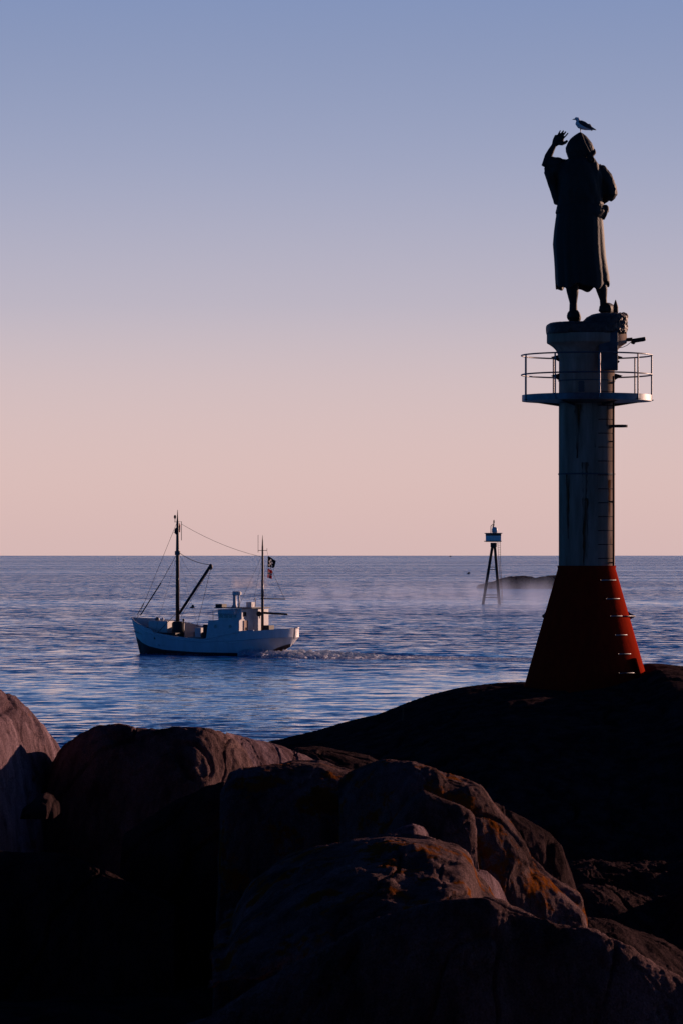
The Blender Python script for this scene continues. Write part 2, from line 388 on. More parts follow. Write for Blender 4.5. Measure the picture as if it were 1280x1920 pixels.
rock('boulder', [(870, 1500, -.5), (929, 1504, 0), (983, 1534, .15), (1031, 1561, .3), (1054, 1585, .36), (1072, 1632, .42), (1084, 1671, .45)],
     41.5, .9, 2, 3.5, M['rock_shaded'], 'curved dark slab rising behind the lichened hump on its right side', seed=10, amp=.03, cliff=.03)
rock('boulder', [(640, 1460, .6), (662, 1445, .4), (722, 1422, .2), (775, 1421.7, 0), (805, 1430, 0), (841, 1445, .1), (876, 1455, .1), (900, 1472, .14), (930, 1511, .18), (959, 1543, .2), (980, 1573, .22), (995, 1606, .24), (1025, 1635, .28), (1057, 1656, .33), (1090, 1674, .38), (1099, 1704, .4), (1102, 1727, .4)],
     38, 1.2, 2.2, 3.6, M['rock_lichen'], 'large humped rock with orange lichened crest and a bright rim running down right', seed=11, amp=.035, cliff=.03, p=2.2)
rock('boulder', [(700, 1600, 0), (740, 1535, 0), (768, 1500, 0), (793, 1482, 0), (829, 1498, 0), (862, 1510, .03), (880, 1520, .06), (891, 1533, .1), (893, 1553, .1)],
     36.4, .5, 1.2, 4.8, M['rock_half_shaded'], 'small pale ledge jutting from the front of the lichened hump', seed=12, amp=.02, cliff=.03, step=1.5)
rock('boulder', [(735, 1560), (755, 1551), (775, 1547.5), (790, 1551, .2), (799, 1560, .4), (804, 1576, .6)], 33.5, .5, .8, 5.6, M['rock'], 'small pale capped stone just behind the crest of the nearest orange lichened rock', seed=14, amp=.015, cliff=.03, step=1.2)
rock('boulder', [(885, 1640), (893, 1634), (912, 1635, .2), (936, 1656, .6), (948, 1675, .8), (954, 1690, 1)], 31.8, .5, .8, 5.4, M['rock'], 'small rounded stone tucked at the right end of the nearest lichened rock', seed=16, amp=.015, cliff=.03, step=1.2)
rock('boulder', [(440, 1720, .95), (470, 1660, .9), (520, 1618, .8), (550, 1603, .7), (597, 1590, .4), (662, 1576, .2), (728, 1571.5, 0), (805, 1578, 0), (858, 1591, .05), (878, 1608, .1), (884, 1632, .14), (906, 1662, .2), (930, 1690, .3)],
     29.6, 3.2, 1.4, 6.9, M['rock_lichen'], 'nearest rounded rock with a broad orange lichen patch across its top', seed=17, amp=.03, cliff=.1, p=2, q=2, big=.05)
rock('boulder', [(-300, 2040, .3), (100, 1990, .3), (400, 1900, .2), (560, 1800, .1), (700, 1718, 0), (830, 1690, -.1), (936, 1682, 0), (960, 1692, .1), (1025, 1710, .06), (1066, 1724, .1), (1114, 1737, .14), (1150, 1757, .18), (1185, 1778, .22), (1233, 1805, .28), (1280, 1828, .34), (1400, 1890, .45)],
     25.4, .65, 1.4, 3.0, M['rock_half_shaded'], 'long black foreground slab sloping down to the bottom right corner', seed=19, amp=.03, cliff=.2, p=2.0, big=.03)
rock('boulder', [(235, 1560, .1), (280, 1530), (330, 1500), (385, 1474), (420, 1466), (440, 1474), (450, 1500), (457, 1560), (460, 1600)], 42.6, .9, .9, 3.6, M['rock_shaded'], 'dark unlit rock leaning against the foot of the broad boulder with the sunlit shoulder', seed=45, amp=.03, cliff=.05)
rock('boulder', [(-260, 1590, .2), (-50, 1592, .1), (40, 1600, 0), (105, 1600, 0), (140, 1606, -.1), (220, 1640, -.2), (330, 1700, -.3)], 41, .9, 1.0, 3.2, M['rock_shaded'], 'black filler rock added over the shaded bottom left corner below the leftmost boulder', seed=47, amp=.03, cliff=.1)  # dark filler added where there is only shade
# shelving rocks low on the right
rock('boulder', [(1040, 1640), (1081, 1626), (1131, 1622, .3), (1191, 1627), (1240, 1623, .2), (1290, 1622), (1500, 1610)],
     62, 3, 4, 3.2, M['rock_shaded'], 'flat layered rocks low on the right under the tower headland, farthest shelf', seed=21, amp=.10, cliff=.2, p=2, big=.12)
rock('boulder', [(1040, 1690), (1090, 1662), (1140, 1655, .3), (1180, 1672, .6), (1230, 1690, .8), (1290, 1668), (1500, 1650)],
     54, 3, 3, 3.0, M['rock_shaded'], 'broken wrinkled rock shelf low on the right, between the farthest and the nearest shelf', seed=23, amp=.09, cliff=.2, p=2, big=.12)
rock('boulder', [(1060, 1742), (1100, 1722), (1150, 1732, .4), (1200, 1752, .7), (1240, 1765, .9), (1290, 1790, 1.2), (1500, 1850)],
     44, 3, 3, 3.2, M['rock_shaded'], 'low dark rock shelf at the right edge just above the foreground slab', seed=25, amp=.06, cliff=.2, p=2, big=.08)
# tower headland
TY = 93.0
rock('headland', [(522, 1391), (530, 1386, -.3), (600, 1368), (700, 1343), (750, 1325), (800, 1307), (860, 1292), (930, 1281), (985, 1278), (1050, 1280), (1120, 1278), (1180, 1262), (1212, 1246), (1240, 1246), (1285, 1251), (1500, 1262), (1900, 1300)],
     TY+1.5, 18, 12, 0.5, M['rock_shaded'], amp=.05, seed=31, cliff=1.2, p=2.1, structure=True, step=2.2, ny=260)
rock('boulder', [(1150, 1312, -.5), (1185, 1300, 0), (1215, 1283, .3), (1237, 1264, .6), (1262, 1262, .9), (1300, 1268, 1.5), (1360, 1290, 2)],
     TY-2.5, 1.8, 2, 5.0, M['rock'], 'wrinkled brown rock beside the foot of the red cone, at the right edge', seed=33, amp=.06, cliff=.3, step=2)

m_ = MB(); Yp = 90.0; m_.tube([P(755, 1400, Yp), P(755.3, 1360, Yp), P(755, 1326, Yp)], [.022, .02, .018], 8); m_.box(P(755, 1326, Yp), (.06, .06, .03))
tag(m_.build('iron_rod', M['rust'], None, origin=P(755, 1395, Yp)), 'thin rusty iron rod standing on the dark headland left of the tower', 'rod')

def ground():
    nx, ny = 220, 240
    x = np.linspace(-45, 60, nx); y = np.linspace(-90, 112, ny)
    X, Yg = np.meshgrid(x, y, indexing='ij')
    V = np.stack([X.ravel(), Yg.ravel(), np.zeros(nx*ny)], 1)
    base = np.interp(V[:, 1], [-90, 3, 14, 24, 40, 60, 80, 95, 108, 112], [7.9, 7.9, 7.2, 5.4, 4.9, 3.0, 1.5, .4, -1.5, -2.0])
    edge = np.clip(np.minimum((V[:, 0]+45)/14, (60-V[:, 0])/14), 0, 1); edge = edge*edge*(3-2*edge)
    V[:, 2] = (base+3)*edge-3+.35*fbm(V*.25, 4, 90)*edge
    o = grid_obj('ground', V, nx, ny, M['rock_shaded']); tag(o, kind='structure')
ground()
def sky_blocker():
    # unseen slope added behind the viewer to keep low sky light off the rocks
    nx, ny = 160, 60; x = np.linspace(-120, 120, nx); y = np.linspace(-6, -110, ny); X, Yg = np.meshgrid(x, y, indexing='ij')
    V = np.stack([X.ravel(), Yg.ravel(), np.zeros(nx*ny)], 1)
    t = np.clip((-6-V[:, 1])/38, 0, 1); t2 = np.clip((-60-V[:, 1])/50, 0, 1)
    V[:, 2] = 6+(34+5*fbm(V*.04, 3, 120))*(t*t*(3-2*t))*(1-.8*t2)*np.clip((120-np.abs(V[:, 0]))/50, 0, 1)+1.2*fbm(V*.15, 4, 121)-1
    o = grid_obj('sky_blocker', V, nx, ny, M['blocker']); tag(o, kind='structure')
M['blocker'] = mat('dark_blocker', (.022, .024, .014), 1, spec=0, noise=(.4, .2, (.012, .012, .010)), bump=(3, .6, .2))  # near black, so the added slope bounces little sun
sky_blocker()

def islet():
    z = lambda a, b: (860+a/5.818, 960+b/5.818)
    pts = [z(*q) for q in [(190, 826), (205, 798), (300, 777), (380, 755), (440, 730), (520, 708), (620, 700), (720, 698), (790, 706), (822, 720), (850, 711), (900, 702), (1000, 694), (1080, 692), (1180, 700), (1300, 720), (1400, 790), (1460, 826)]]
    Yi = 1040; pa = np.array(pts); px = np.linspace(pa[0, 0], pa[-1, 0], 260); py = np.interp(px, pa[:, 0], pa[:, 1])
    x = (px-640)*Yi/F; zc = np.maximum(H-(py-EYE)*Yi/F, .02); ny = 60; u = np.sin(np.linspace(-1, 1, ny)*np.pi/2)
    g = np.sqrt(1-u**2); X = np.repeat(x[:, None], ny, 1); D = 4+zc*1.6
    Yv = Yi+D[:, None]*u[None, :]; Z = -.5+(zc[:, None]+.5)*g[None, :]
    V = np.stack([X.ravel(), Yv.ravel(), Z.ravel()], 1); V[:, 2] += np.minimum(.25*fbm(V*.5, 4, 61), .1); V[:, 1] += .8*fbm(V*.3, 4, 62)
    o = grid_obj('islet', V, 260, ny, M['islet']); tag(o, kind='structure')
islet()

# ---------------------------------------------------------------- beacon tower with red cone
S = TY/F
def T(px, py, dy=0): return Vector(((px-640)*S, TY+dy, H-(py-EYE)*S))
CX = T(1099, 0).x
tb = empty('beacon_tower', (CX, TY, T(0, 1290).z), 'tall pale concrete beacon tower on a flared red cone with a railed round platform', 'beacon tower')
def zz(py): return H-(py-EYE)*S
rc = 52.5*S
def cone_r(py): return (53+.286*(py-1062))*S
m_ = MB(); m_.lathe([(cone_r(1345), zz(1345)), (cone_r(1260), zz(1260)), (cone_r(1160), zz(1160)), (cone_r(1066), zz(1066)), (rc+.035, zz(1062)), (rc+.03, zz(1060.5)), (rc*.9, zz(1060.5))], (CX, TY, 0), 96)
m_.build('cone_base', M['red'], tb, smooth=True, sharp=40)
m_ = MB(); prof = [(rc, zz(1062)), (rc, zz(1000)), (rc, zz(900)), (rc, zz(800)), (rc-.004, zz(700)), (rc-.004, zz(664))]
m_.lathe(prof, (CX, TY, 0), 96); m_.build('column', M['concrete'], tb, smooth=True, sharp=40)
m_ = MB(); prof = []
for i in range(13):
    a = i/12; prof.append((rc+.02+(75*S-rc-.03)*(a**2.6), zz(672-28*a)))
prof += [(75*S, zz(643)), (75*S, zz(627))]
m_.lathe(prof, (CX, TY, 0), 96); m_.build('capital', M['concrete'], tb, smooth=True, sharp=40)
for py, h in ((889, 3.0), (714, 2.2)):
    m_ = MB(); m_.lathe([(rc+.002, zz(py+h/2)), (rc+.014, zz(py+h/2)), (rc+.014, zz(py-h/2)), (rc+.002, zz(py-h/2))], (CX, TY, 0), 96, cap=False); m_.build('joint_band', M['band'], tb)
def on_col(phi, r, py):   # phi measured from the side facing the shore viewer, positive to the right
    return Vector((CX+r*math.sin(phi), TY-r*math.cos(phi), zz(py)))
# rust streaks: shallow runs of stain as thin curved plates
def patch(name, phi0, phi1, py0, py1, r, mtl, taper=1.0, th=.006):
    m_ = MB(); n = 8; k = 14; vs = []; fs = []
    for j in range(k+1):
        t = j/k; py = py0+(py1-py0)*t; w_ = 1-(1-taper)*t + .25*math.sin(j*2.1+phi0*30)*(t > 0) * (1-t*.6)
        c = (phi0+phi1)/2; hw = (phi1-phi0)/2*max(w_, .1)
        for i in range(n+1): vs.append(on_col(c-hw+2*hw*i/n, r+th, py))
    fs = [[j*(n+1)+i, j*(n+1)+i+1, (j+1)*(n+1)+i+1, (j+1)*(n+1)+i] for j in range(k) for i in range(n)]
    m_.add(vs, fs); return m_.build(name, mtl, tb, smooth=True)
def stain_mat():
    m = bpy.data.materials.new('rust_run'); m.use_nodes = True; n = m.node_tree.nodes; l = m.node_tree.links; b = n['Principled BSDF']
    b.inputs['Base Color'].default_value = (.16, .07, .03, 1); b.inputs['Roughness'].default_value = .95; b.inputs['Specular IOR Level'].default_value = 0
    t = n.new('ShaderNodeTexCoord'); mp = n.new('ShaderNodeMapping'); mp.inputs['Scale'].default_value = (14, 14, .9); l.new(t.outputs['Object'], mp.inputs[0])
    z = n.new('ShaderNodeTexNoise'); z.inputs['Scale'].default_value = 1; z.inputs['Detail'].default_value = 8; l.new(mp.outputs[0], z.inputs['Vector'])
    q = n.new('ShaderNodeMapRange'); l.new(z.outputs[0], q.inputs[0]); q.inputs[1].default_value = .45; q.inputs[2].default_value = .62; q.inputs[4].default_value = .85; l.new(q.outputs[0], b.inputs['Alpha'])
    return m
M['rust_run'] = stain_mat()
for a_ in ((-.24, -.02, 868, 940, .5), (-.22, .0, 935, 1060, .7), (-.5, -.2, 760, 860, .5), (.1, .3, 758, 840, .5), (.62, .85, 756, 800, .6), (.8, 1.05, 900, 1020, .5), (-.9, -.7, 890, 1010, .4)):
    patch('rust_streak', a_[0], a_[1], a_[2], a_[3], rc, M['rust_run'], a_[4])
patch('hatch', -.36, -.15, 716, 737, rc, M['band'], 1)
# platform
PR = 121.5*S
m_ = MB(); m_.lathe([(rc+.02, zz(757)), (PR-.05, zz(752.6)), (PR, zz(752.6)), (PR, zz(741)), (PR-.02, zz(741)), (PR-.02, zz(748)), (rc+.002, zz(748))], (CX, TY, 0), 72, cap=False)
pf = m_.build('platform', M['steel'], tb, smooth=True, sharp=30)
for a in range(6):
    an = R(30+60*a); m_ = MB(); d_ = Vector((math.sin(an), -math.cos(an), 0)); c_ = Vector((CX, TY, 0)); pz = Vector((0, 0, 1))
    t_ = Vector((d_.y, -d_.x, 0))*.012
    q = [c_+d_*(rc-.01)+pz*zz(762), c_+d_*(rc-.01)+pz*zz(757), c_+d_*(PR-.25)+pz*zz(754), c_+d_*(PR-.3)+pz*(zz(754.8))]
    m_.add([v-t_ for v in q]+[v+t_ for v in q], [[0, 1, 2, 3], [7, 6, 5, 4], [0, 4, 5, 1], [1, 5, 6, 2], [2, 6, 7, 3], [3, 7, 4, 0]]); m_.build('bracket', M['dark_steel'], pf).location = (0, 0, 0)
# railing
rl = MB()
for py, dr in ((666.6, .03), (703, .03)):
    pts = [Vector((CX+(PR+.01)*math.sin(2*math.pi*i/72), TY-(PR+.01)*math.cos(2*math.pi*i/72), zz(py))) for i in range(73)]
    rl.tube(pts, .019, 8, cap=False)
rail = rl.build('railing', M['steel'], tb, smooth=True)
for i in range(9):
    a = R(7.6+40*i); m_ = MB(); x_ = CX+PR*math.sin(a); y_ = TY-PR*math.cos(a)
    m_.tube([(x_, y_, zz(752)), (x_, y_, zz(666.6))], .021, 8); m_.box((x_, y_, zz(750.5)), (.09, .09, .02), rz=a); m_.build('post', M['steel'], rail, smooth=False).location = (0, 0, 0)
# triangular gussets on the column under the rails
for sx, py in ((-1, 672), (1, 672), (1, 707), (-1, 707)):
    m_ = MB(); x0 = CX+sx*(rc-.02); x1 = CX+sx*(rc+.20); z0 = zz(py)
    m_.add([(x0, TY-.12, z0+.09), (x0, TY+.12, z0+.09), (x1, TY, z0+.035), (x0, TY, z0-.09)], [[0, 1, 2], [0, 2, 3], [1, 3, 2], [0, 3, 1]]); m_.build('gusset', M['dark_steel'], tb)
# cabinet on the camera side, right
m_ = MB(); cb = on_col(R(42), rc+.12, 661)
m_.box((T(1135, 0).x, TY-rc*.78-.14, zz(661)), (36*S, .30, 72*S)); cab = m_.build('cabinet', M['cabinet'], tb, bevel=.012)
m_ = MB(); m_.box((T(1135, 0).x, TY-rc*.78-.296, zz(661)), (33*S, .012, 68*S)); m_.build('cabinet_door', M['cabinet'], cab, bevel=.004).location = (0, 0, 0)
m_ = MB(); m_.box((T(1150, 0).x, TY-rc*.78-.32, zz(664)), (.02, .04, .10)); m_.build('handle', M['dark_steel'], cab).location = (0, 0, 0)
m_ = MB(); m_.tube([T(1154, 679, -.5), T(1157, 681, -.5)], .03, 8); m_.build('cable_gland', M['dark_steel'], cab).location = (0, 0, 0)
# ladder on the column
la = R(50)
lad = MB(); lad.tube([on_col(la, rc+.12, 707), on_col(la, rc+.12, 1061)], .024, 8)
for py in (720, 829, 941, 1055):
    lad.tube([on_col(la, rc-.02, py), on_col(la, rc+.12, py)], .02, 6)
ladder = lad.build('ladder', M['dark_steel'], tb, smooth=True)
py = 736
k = 0
while py < 1058:
    m_ = MB(); m_.tube([on_col(R(20), rc-.02, py), on_col(R(24), rc+.09, py), on_col(la, rc+.12, py)], .011, 6); m_.build('rung', M['dark_steel'], ladder, smooth=True).location = (0, 0, 0); py += 25.9
# ring step sticking out to the right of the column
m_ = MB(); c_ = T(1158, 800, -.45); m_.lathe([(.17, -.02), (.20, -.03), (.20, .03), (.17, .02)], c_, 32, cap=False); m_.tube([on_col(R(50), rc-.05, 800), c_+Vector((-.05, 0, 0))], .035, 8)
m_.build('safety_ring', M['dark_steel'], tb, smooth=True, sharp=35)
# steps on the cone
def on_cone(px, py, off):
    r = cone_r(py)+off; sx = (T(px, 0).x-CX)/r; sx = max(-.999, min(.999, sx)); return Vector((CX+r*sx, TY-r*math.sqrt(1-sx*sx), zz(py)))
for x0, x1, py in ((1121, 1150, 1087.5), (1131, 1156, 1122), (1138, 1160, 1154), (1147, 1169, 1189), (1152, 1175, 1224), (1152, 1181, 1259)):
    m_ = MB(); a_ = on_cone(x0, py, -.03); a2 = on_cone(x0, py, .10); b2 = on_cone(x1, py, .10); b_ = on_cone(x1, py, -.03)
    m_.tube([a_, a2, b2, b_], .016, 6); m_.build('step', M['steel'], tb, smooth=True)
for sx, ln in ((-1, .07), (1, .17)):
    m_ = MB(); r_ = cone_r(1155); x0 = CX+sx*(r_-.06); x1 = CX+sx*(r_+ln); z0 = zz(1155)
    m_.add([(x0, TY-.10, z0), (x0, TY+.10, z0), (x1, TY, z0), (x0, TY, z0-.14), (x0, TY, z0+.12)], [[0, 2, 3], [1, 3, 2], [0, 3, 1], [0, 4, 2], [1, 2, 4], [0, 1, 4]]); m_.build('lifting_lug', M['steel'], tb)
m_ = MB(); m_.tube([on_cone(1160, 1154.5, .02), on_cone(1176, 1154.5, .05), T(1190, 1155, 0)], .014, 6); m_.build('hand_bar', M['steel'], tb, smooth=True)
# stiffener on the lower right of the cone
m_ = MB(); a0 = on_cone(1184, 1232, -.02); a1 = on_cone(1185, 1232, .13); b0 = on_cone(1197, 1285, -.02); b1 = on_cone(1199, 1285, .13)
w_ = Vector((.02, .012, 0)); m_.add([a0-w_, a1-w_, b1-w_, b0-w_, a0+w_, a1+w_, b1+w_, b0+w_], [[0, 1, 2, 3], [7, 6, 5, 4], [0, 4, 5, 1], [1, 5, 6, 2], [2, 6, 7, 3], [3, 7, 4, 0]]); m_.build('stiffener', M['red'], tb)
# floodlight on an arm
m_ = MB(); m_.tube([T(1168, 638, -.1), T(1184, 636.5, -.1)], .045, 8); fl = m_.build('lamp_arm', M['dark_steel'], tb, smooth=True)
m_ = MB(); MM = Matrix.Rotation(R(-9), 3, 'Y')
m_.box(T(1195, 638, -.1), (.36, .24, .10), M=MM); m_.box(T(1186, 641, -.1), (.10, .2, .12), M=Matrix.Rotation(R(20), 3, 'Y')); m_.build('floodlight', M['black'], fl, bevel=.025).location = (0, 0, 0)
m_ = MB(); m_.tube([T(1181, 642, -.1), T(1174, 648, -.12), T(1165, 652, -.14), T(1154, 653, -.2)], .009, 6); m_.build('cable', M['black'], tb, smooth=True)

# ---------------------------------------------------------------- statue
st = empty('statue', (T(1090, 0).x, TY, zz(604)), 'dark bronze statue of a woman in headscarf and long skirt, waving, atop the tower', 'statue')
def remesh(mb, name, mtl, vox, parent, amp=0, seed=0, sm=2, fold=None):
    o = mb.build(name, mtl, parent)
    md = o.modifiers.new('r', 'REMESH'); md.mode = 'VOXEL'; md.voxel_size = vox; md.use_smooth_shade = True
    if sm:
        s_ = o.modifiers.new('s', 'SMOOTH'); s_.iterations = sm; s_.factor = .5
    bpy.context.view_layer.update()
    dg = bpy.context.evaluated_depsgraph_get(); me = bpy.data.meshes.new_from_object(o.evaluated_get(dg)); o.modifiers.clear()
    old = o.data; o.data = me; bpy.data.meshes.remove(old)
    if not me.materials: me.materials.append(mtl)
    n = len(me.vertices); co = np.empty(n*3); me.vertices.foreach_get('co', co); co = co.reshape(-1, 3)
    no = np.empty(n*3); me.vertices.foreach_get('normal', no); no = no.reshape(-1, 3)
    if amp: co = co+no*(amp*fbm(co*np.array([3.5, 3.5, 2.0]), 4, seed))[:, None]
    if fold: co = co+no*fold(co)[:, None]
    me.vertices.foreach_set('co', co.ravel()); me.polygons.foreach_set('use_smooth', [True]*len(me.polygons)); me.update()
    return o
def loft(mb, rows, yc, dep, n=40, p=2.3):
    vs = []; fs = []
    for i, (py, l_, r_) in enumerate(rows):
        c_ = (T(l_, 0).x+T(r_, 0).x)/2; h_ = (r_-l_)/2*S; d_ = dep[i] if hasattr(dep, '__len__') else h_*dep; yy = yc[i] if hasattr(yc, '__len__') else yc
        for k in range(n):
            t = 2*math.pi*k/n; cx = math.cos(t); sy = math.sin(t)
            vs.append((c_+h_*math.copysign(abs(cx)**(2/p), cx), TY+yy+d_*math.copysign(abs(sy)**(2/p), sy), zz(py)))
    for i in range(len(rows)-1):
        for k in range(n):
            k2 = (k+1) % n; fs.append([i*n+k, i*n+k2, (i+1)*n+k2, (i+1)*n+k])
    fs.append(list(range(n))[::-1]); fs.append([(len(rows)-1)*n+k for k in range(n)]); mb.add(vs, fs)
BZ = M['bronze']
# body: legs, trunk, neck, head with a face, arms and hands, one continuous surface
b = MB()
b.tube([T(1072, 500), T(1071, 532), T(1072.5, 548, -.02), T(1074, 568), T(1074, 582, .0), T(1074, 594)], [.20, .165, .15, .095, .10, .12], 16)
b.tube([T(1118, 500), T(1124, 528), T(1127, 543, -.02), T(1130, 562), T(1131, 574), T(1132, 583)], [.20, .155, .14, .09, .095, .11], 16)
b.tube([T(1072, 505), T(1083, 470), T(1085, 420), T(1087, 390), T(1086, 340), T(1087, 312), T(1087, 300)], [.2, .38, .45, .4, .42, .36, .16], 20)
b.tube([T(1118, 505), T(1105, 470), T(1090, 430)], [.2, .3, .35], 16)
b.ell(T(1087, 280, .03), (.27, .30, .36), 20, 14)
b.tube([T(1087, 281, .28), T(1087, 285, .37), T(1087, 287, .30)], [.03, .055, .04], 10)   # nose
b.tube([T(1083, 291.5, .27), T(1087, 291, .31), T(1091, 291.5, .27)], .022, 8)            # lips
for ex in (1082, 1092): b.ell(T(ex, 280, .285), (.045, .03, .025), 10, 8)
for ex in (1067, 1107): b.ell(T(ex, 281, .02), (.03, .07, .10), 10, 8)
b.tube([T(1050, 312), T(1034, 309), T(1021, 307), T(1027, 293, .03), T(1033, 281, .05), T(1038, 272, .06)], [.17, .15, .105, .10, .082, .066], 14)
b.tube([T(1038, 272, .06), T(1042, 266, .06), T(1047.5, 259.5, .05), T(1049.5, 256.5, .05)], [.07, .11, .145, .12], 14, flat=.5, flat_axis=(0, 1, 0))
for (x0, y0, x1, y1, x2, y2, r_) in ((1043.8, 257, 1046.2, 250.5, 1050, 243.8, .026), (1048, 256.5, 1051.5, 250, 1056, 244.3, .028), (1052, 257, 1056, 251.5, 1060.4, 246.2, .027), (1055, 259.5, 1060, 254, 1064.5, 248.8, .024)):
    b.tube([T(x0-1.5, y0+3, .05), T(x0, y0, .05), T(x1, y1, .07), T(x2, y2, .04)], [r_*1.15, r_*1.05, r_*.92, r_*.7], 10)
b.tube([T(1047, 267, .06), T(1053, 269, .02), T(1059, 267, -.01), T(1063, 263.5, 0)], [.07, .055, .042, .03], 8)
b.tube([T(1116, 316), T(1132, 334, -.05), T(1144, 356, -.02), T(1136, 372, .2), T(1124, 380, .42)], [.17, .15, .11, .09, .07], 14)
b.ell(T(1121, 381, .5), (.1, .12, .07), 12, 8)
for k in range(4): b.tube([T(1120, 380, .52), T(1114-k*.4, 379+k*2.0, .58), T(1109, 382+k*2.0, .54)], [.03, .026, .02], 6)
b.tube([T(1121, 378, .5), T(1116, 374, .53)], [.03, .02], 6)
remesh(b, 'body', BZ, .010, st, amp=.006, seed=2, sm=0)
# jacket
j = MB()
loft(j, [(294, 1070, 1104), (299, 1060, 1114), (308, 1050, 1122), (331, 1045, 1127), (359, 1046, 1127), (376, 1047, 1129), (392, 1044, 1131), (400, 1042, 1130)], 0, [.26, .36, .46, .52, .50, .46, .44, .44])
j.tube([T(1058, 310), T(1044, 308), T(1030, 306), T(1025, 308)], [.17, .19, .155, .10], 16)
j.tube([T(1062, 322, .05), T(1042, 318, .05), T(1034, 326, .05), T(1036, 345, .05), T(1041, 362), T(1043, 374), T(1042, 383)], [.22, .24, .19, .15, .12, .09, .05], 16)
j.tube([T(1110, 318), T(1122, 322), T(1134, 336), T(1143, 350), T(1145, 360), T(1138, 371, .1)], [.19, .20, .19, .16, .16, .13], 16)
j.tube([T(1118, 322), T(1130, 345), T(1134, 366)], [.16, .15, .10], 12)
j.tube([T(1026, 313), T(1029, 330), T(1033, 350), T(1037, 366), T(1042, 381)], [.085, .085, .085, .075, .05], 12)
j.tube([T(1143, 343, .12), T(1150, 351, .1), T(1150, 362, .1), T(1144, 372, .1)], [.05, .075, .085, .05], 10)
j.tube([T(1149, 347, -.08), T(1152.5, 355, -.1), T(1149, 366, -.1)], [.03, .04, .03], 8)
def cloth(c): return .018*np.sin(c[:, 2]*9+c[:, 0]*14+2*np.sin(c[:, 0]*5))*np.clip((c[:, 2]-18)*.5, 0, 1)
remesh(j, 'jacket', BZ, .022, st, amp=.03, seed=4, sm=2, fold=cloth)
# waist cloth, knots
k_ = MB(); loft(k_, [(384, 1049, 1131), (390, 1044, 1134), (398, 1042, 1136), (404, 1042, 1132), (409, 1042, 1128)], 0, [.45, .48, .49, .49, .47])
k_.ell(T(1134, 392, -.1), (.09, .10, .11)); k_.ell(T(1137.5, 396, -.05), (.05, .06, .05), 10, 8); k_.tube([T(1134, 396, -.12), T(1132, 405, -.1), T(1130, 414, -.1)], [.08, .06, .02], 8)
remesh(k_, 'apron_band', BZ, .02, st, amp=.02, seed=6, sm=1)
# skirt
s_ = MB(); n = 120
rows = [(398, 1043, 1130), (411, 1040.5, 1129.5), (434, 1037.5, 1131.5), (458, 1035.5, 1133), (481, 1037.5, 1135), (505, 1039, 1138.5), (520, 1039.5, 1141), (534, 1040.5, 1141.5), (539, 1041, 1141)]
vs = []; fs = []
nr = 60; rp_ = np.array(rows, float); pys = np.linspace(398, 539, nr)
for i, py in enumerate(pys):
    l_ = np.interp(py, rp_[:, 0], rp_[:, 1]); r_ = np.interp(py, rp_[:, 0], rp_[:, 2]); c_ = (T(l_, 0).x+T(r_, 0).x)/2; h_ = (r_-l_)/2*S; t01 = i/(nr-1)
    for k in range(n):
        t = 2*math.pi*k/n; f_ = 1+(.008+.026*t01)*math.sin(t*11+1.5*math.sin(t*3)+t01*.8)+.005*math.sin(t*23+t01*2)
        drop = (.06*math.sin(t*5+.7)+.03*math.sin(t*11))*t01**4
        zx = zz(py)-drop+(.10 if math.cos(t) > .8 else 0)*t01**6
        vs.append((c_+h_*math.cos(t)*(f_ if abs(math.cos(t)) < .9 else 1+(f_-1)*.5), TY+(.50+.10*t01)*math.sin(t)*f_, zx))
for i in range(nr-1):
    for k in range(n):
        k2 = (k+1) % n; fs.append([i*n+k, i*n+k2, (i+1)*n+k2, (i+1)*n+k])
s_.add(vs, fs); sk_ = s_.build('skirt', BZ, st, smooth=True); so_ = sk_.modifiers.new('t', 'SOLIDIFY'); so_.thickness = .03; so_.offset = -1
# headscarf: pointed hood with a folded seam
h_ = MB()
loft(h_, [(248.8, 1085.2, 1088.2), (251.5, 1080.5, 1092), (256, 1074, 1098.5), (262, 1067.5, 1104), (269, 1062.5, 1109.5), (277, 1059.5, 1113.2), (284, 1060, 1114.6), (290, 1062, 1113.4), (295, 1063.5, 1109.5), (299, 1066, 1106), (304, 1068, 1106)], [-.04, -.04, -.02, 0, 0, 0, 0, 0, -.02, -.03, -.03], [.02, .10, .19, .27, .33, .36, .36, .33, .29, .25, .2], p=2.1)
h_.tube([T(1113, 281, -.1), T(1112.5, 288, -.2), T(1108, 294.5, -.27), T(1100, 296, -.32)], [.03, .045, .045, .03], 8)
h_.tube([T(1087, 250.5, -.13), T(1089.5, 262, -.30), T(1094, 274, -.37), T(1099, 284, -.35), T(1104, 291, -.31)], [.022, .035, .035, .035, .03], 8)
remesh(h_, 'headscarf', BZ, .014, st, amp=.012, seed=8, sm=2)
kn = MB(); ring = [T(1104.5+6.0*math.cos(a), 303+7.0*math.sin(a), -.33) for a in [2*math.pi*i/16 for i in range(17)]]
kn.tube(ring, .026, 8, cap=False); kn.tube([T(1101, 299, -.34), T(1105, 303, -.37), T(1103, 309, -.34)], [.03, .045, .02], 8); kn.tube([T(1094, 313, -.42), T(1098, 316.5, -.44)], .02, 8)
kn.tube([T(1108, 291, -.28), T(1106, 298, -.3)], [.03, .03], 8); kn.build('scarf_knot', BZ, st, smooth=True)
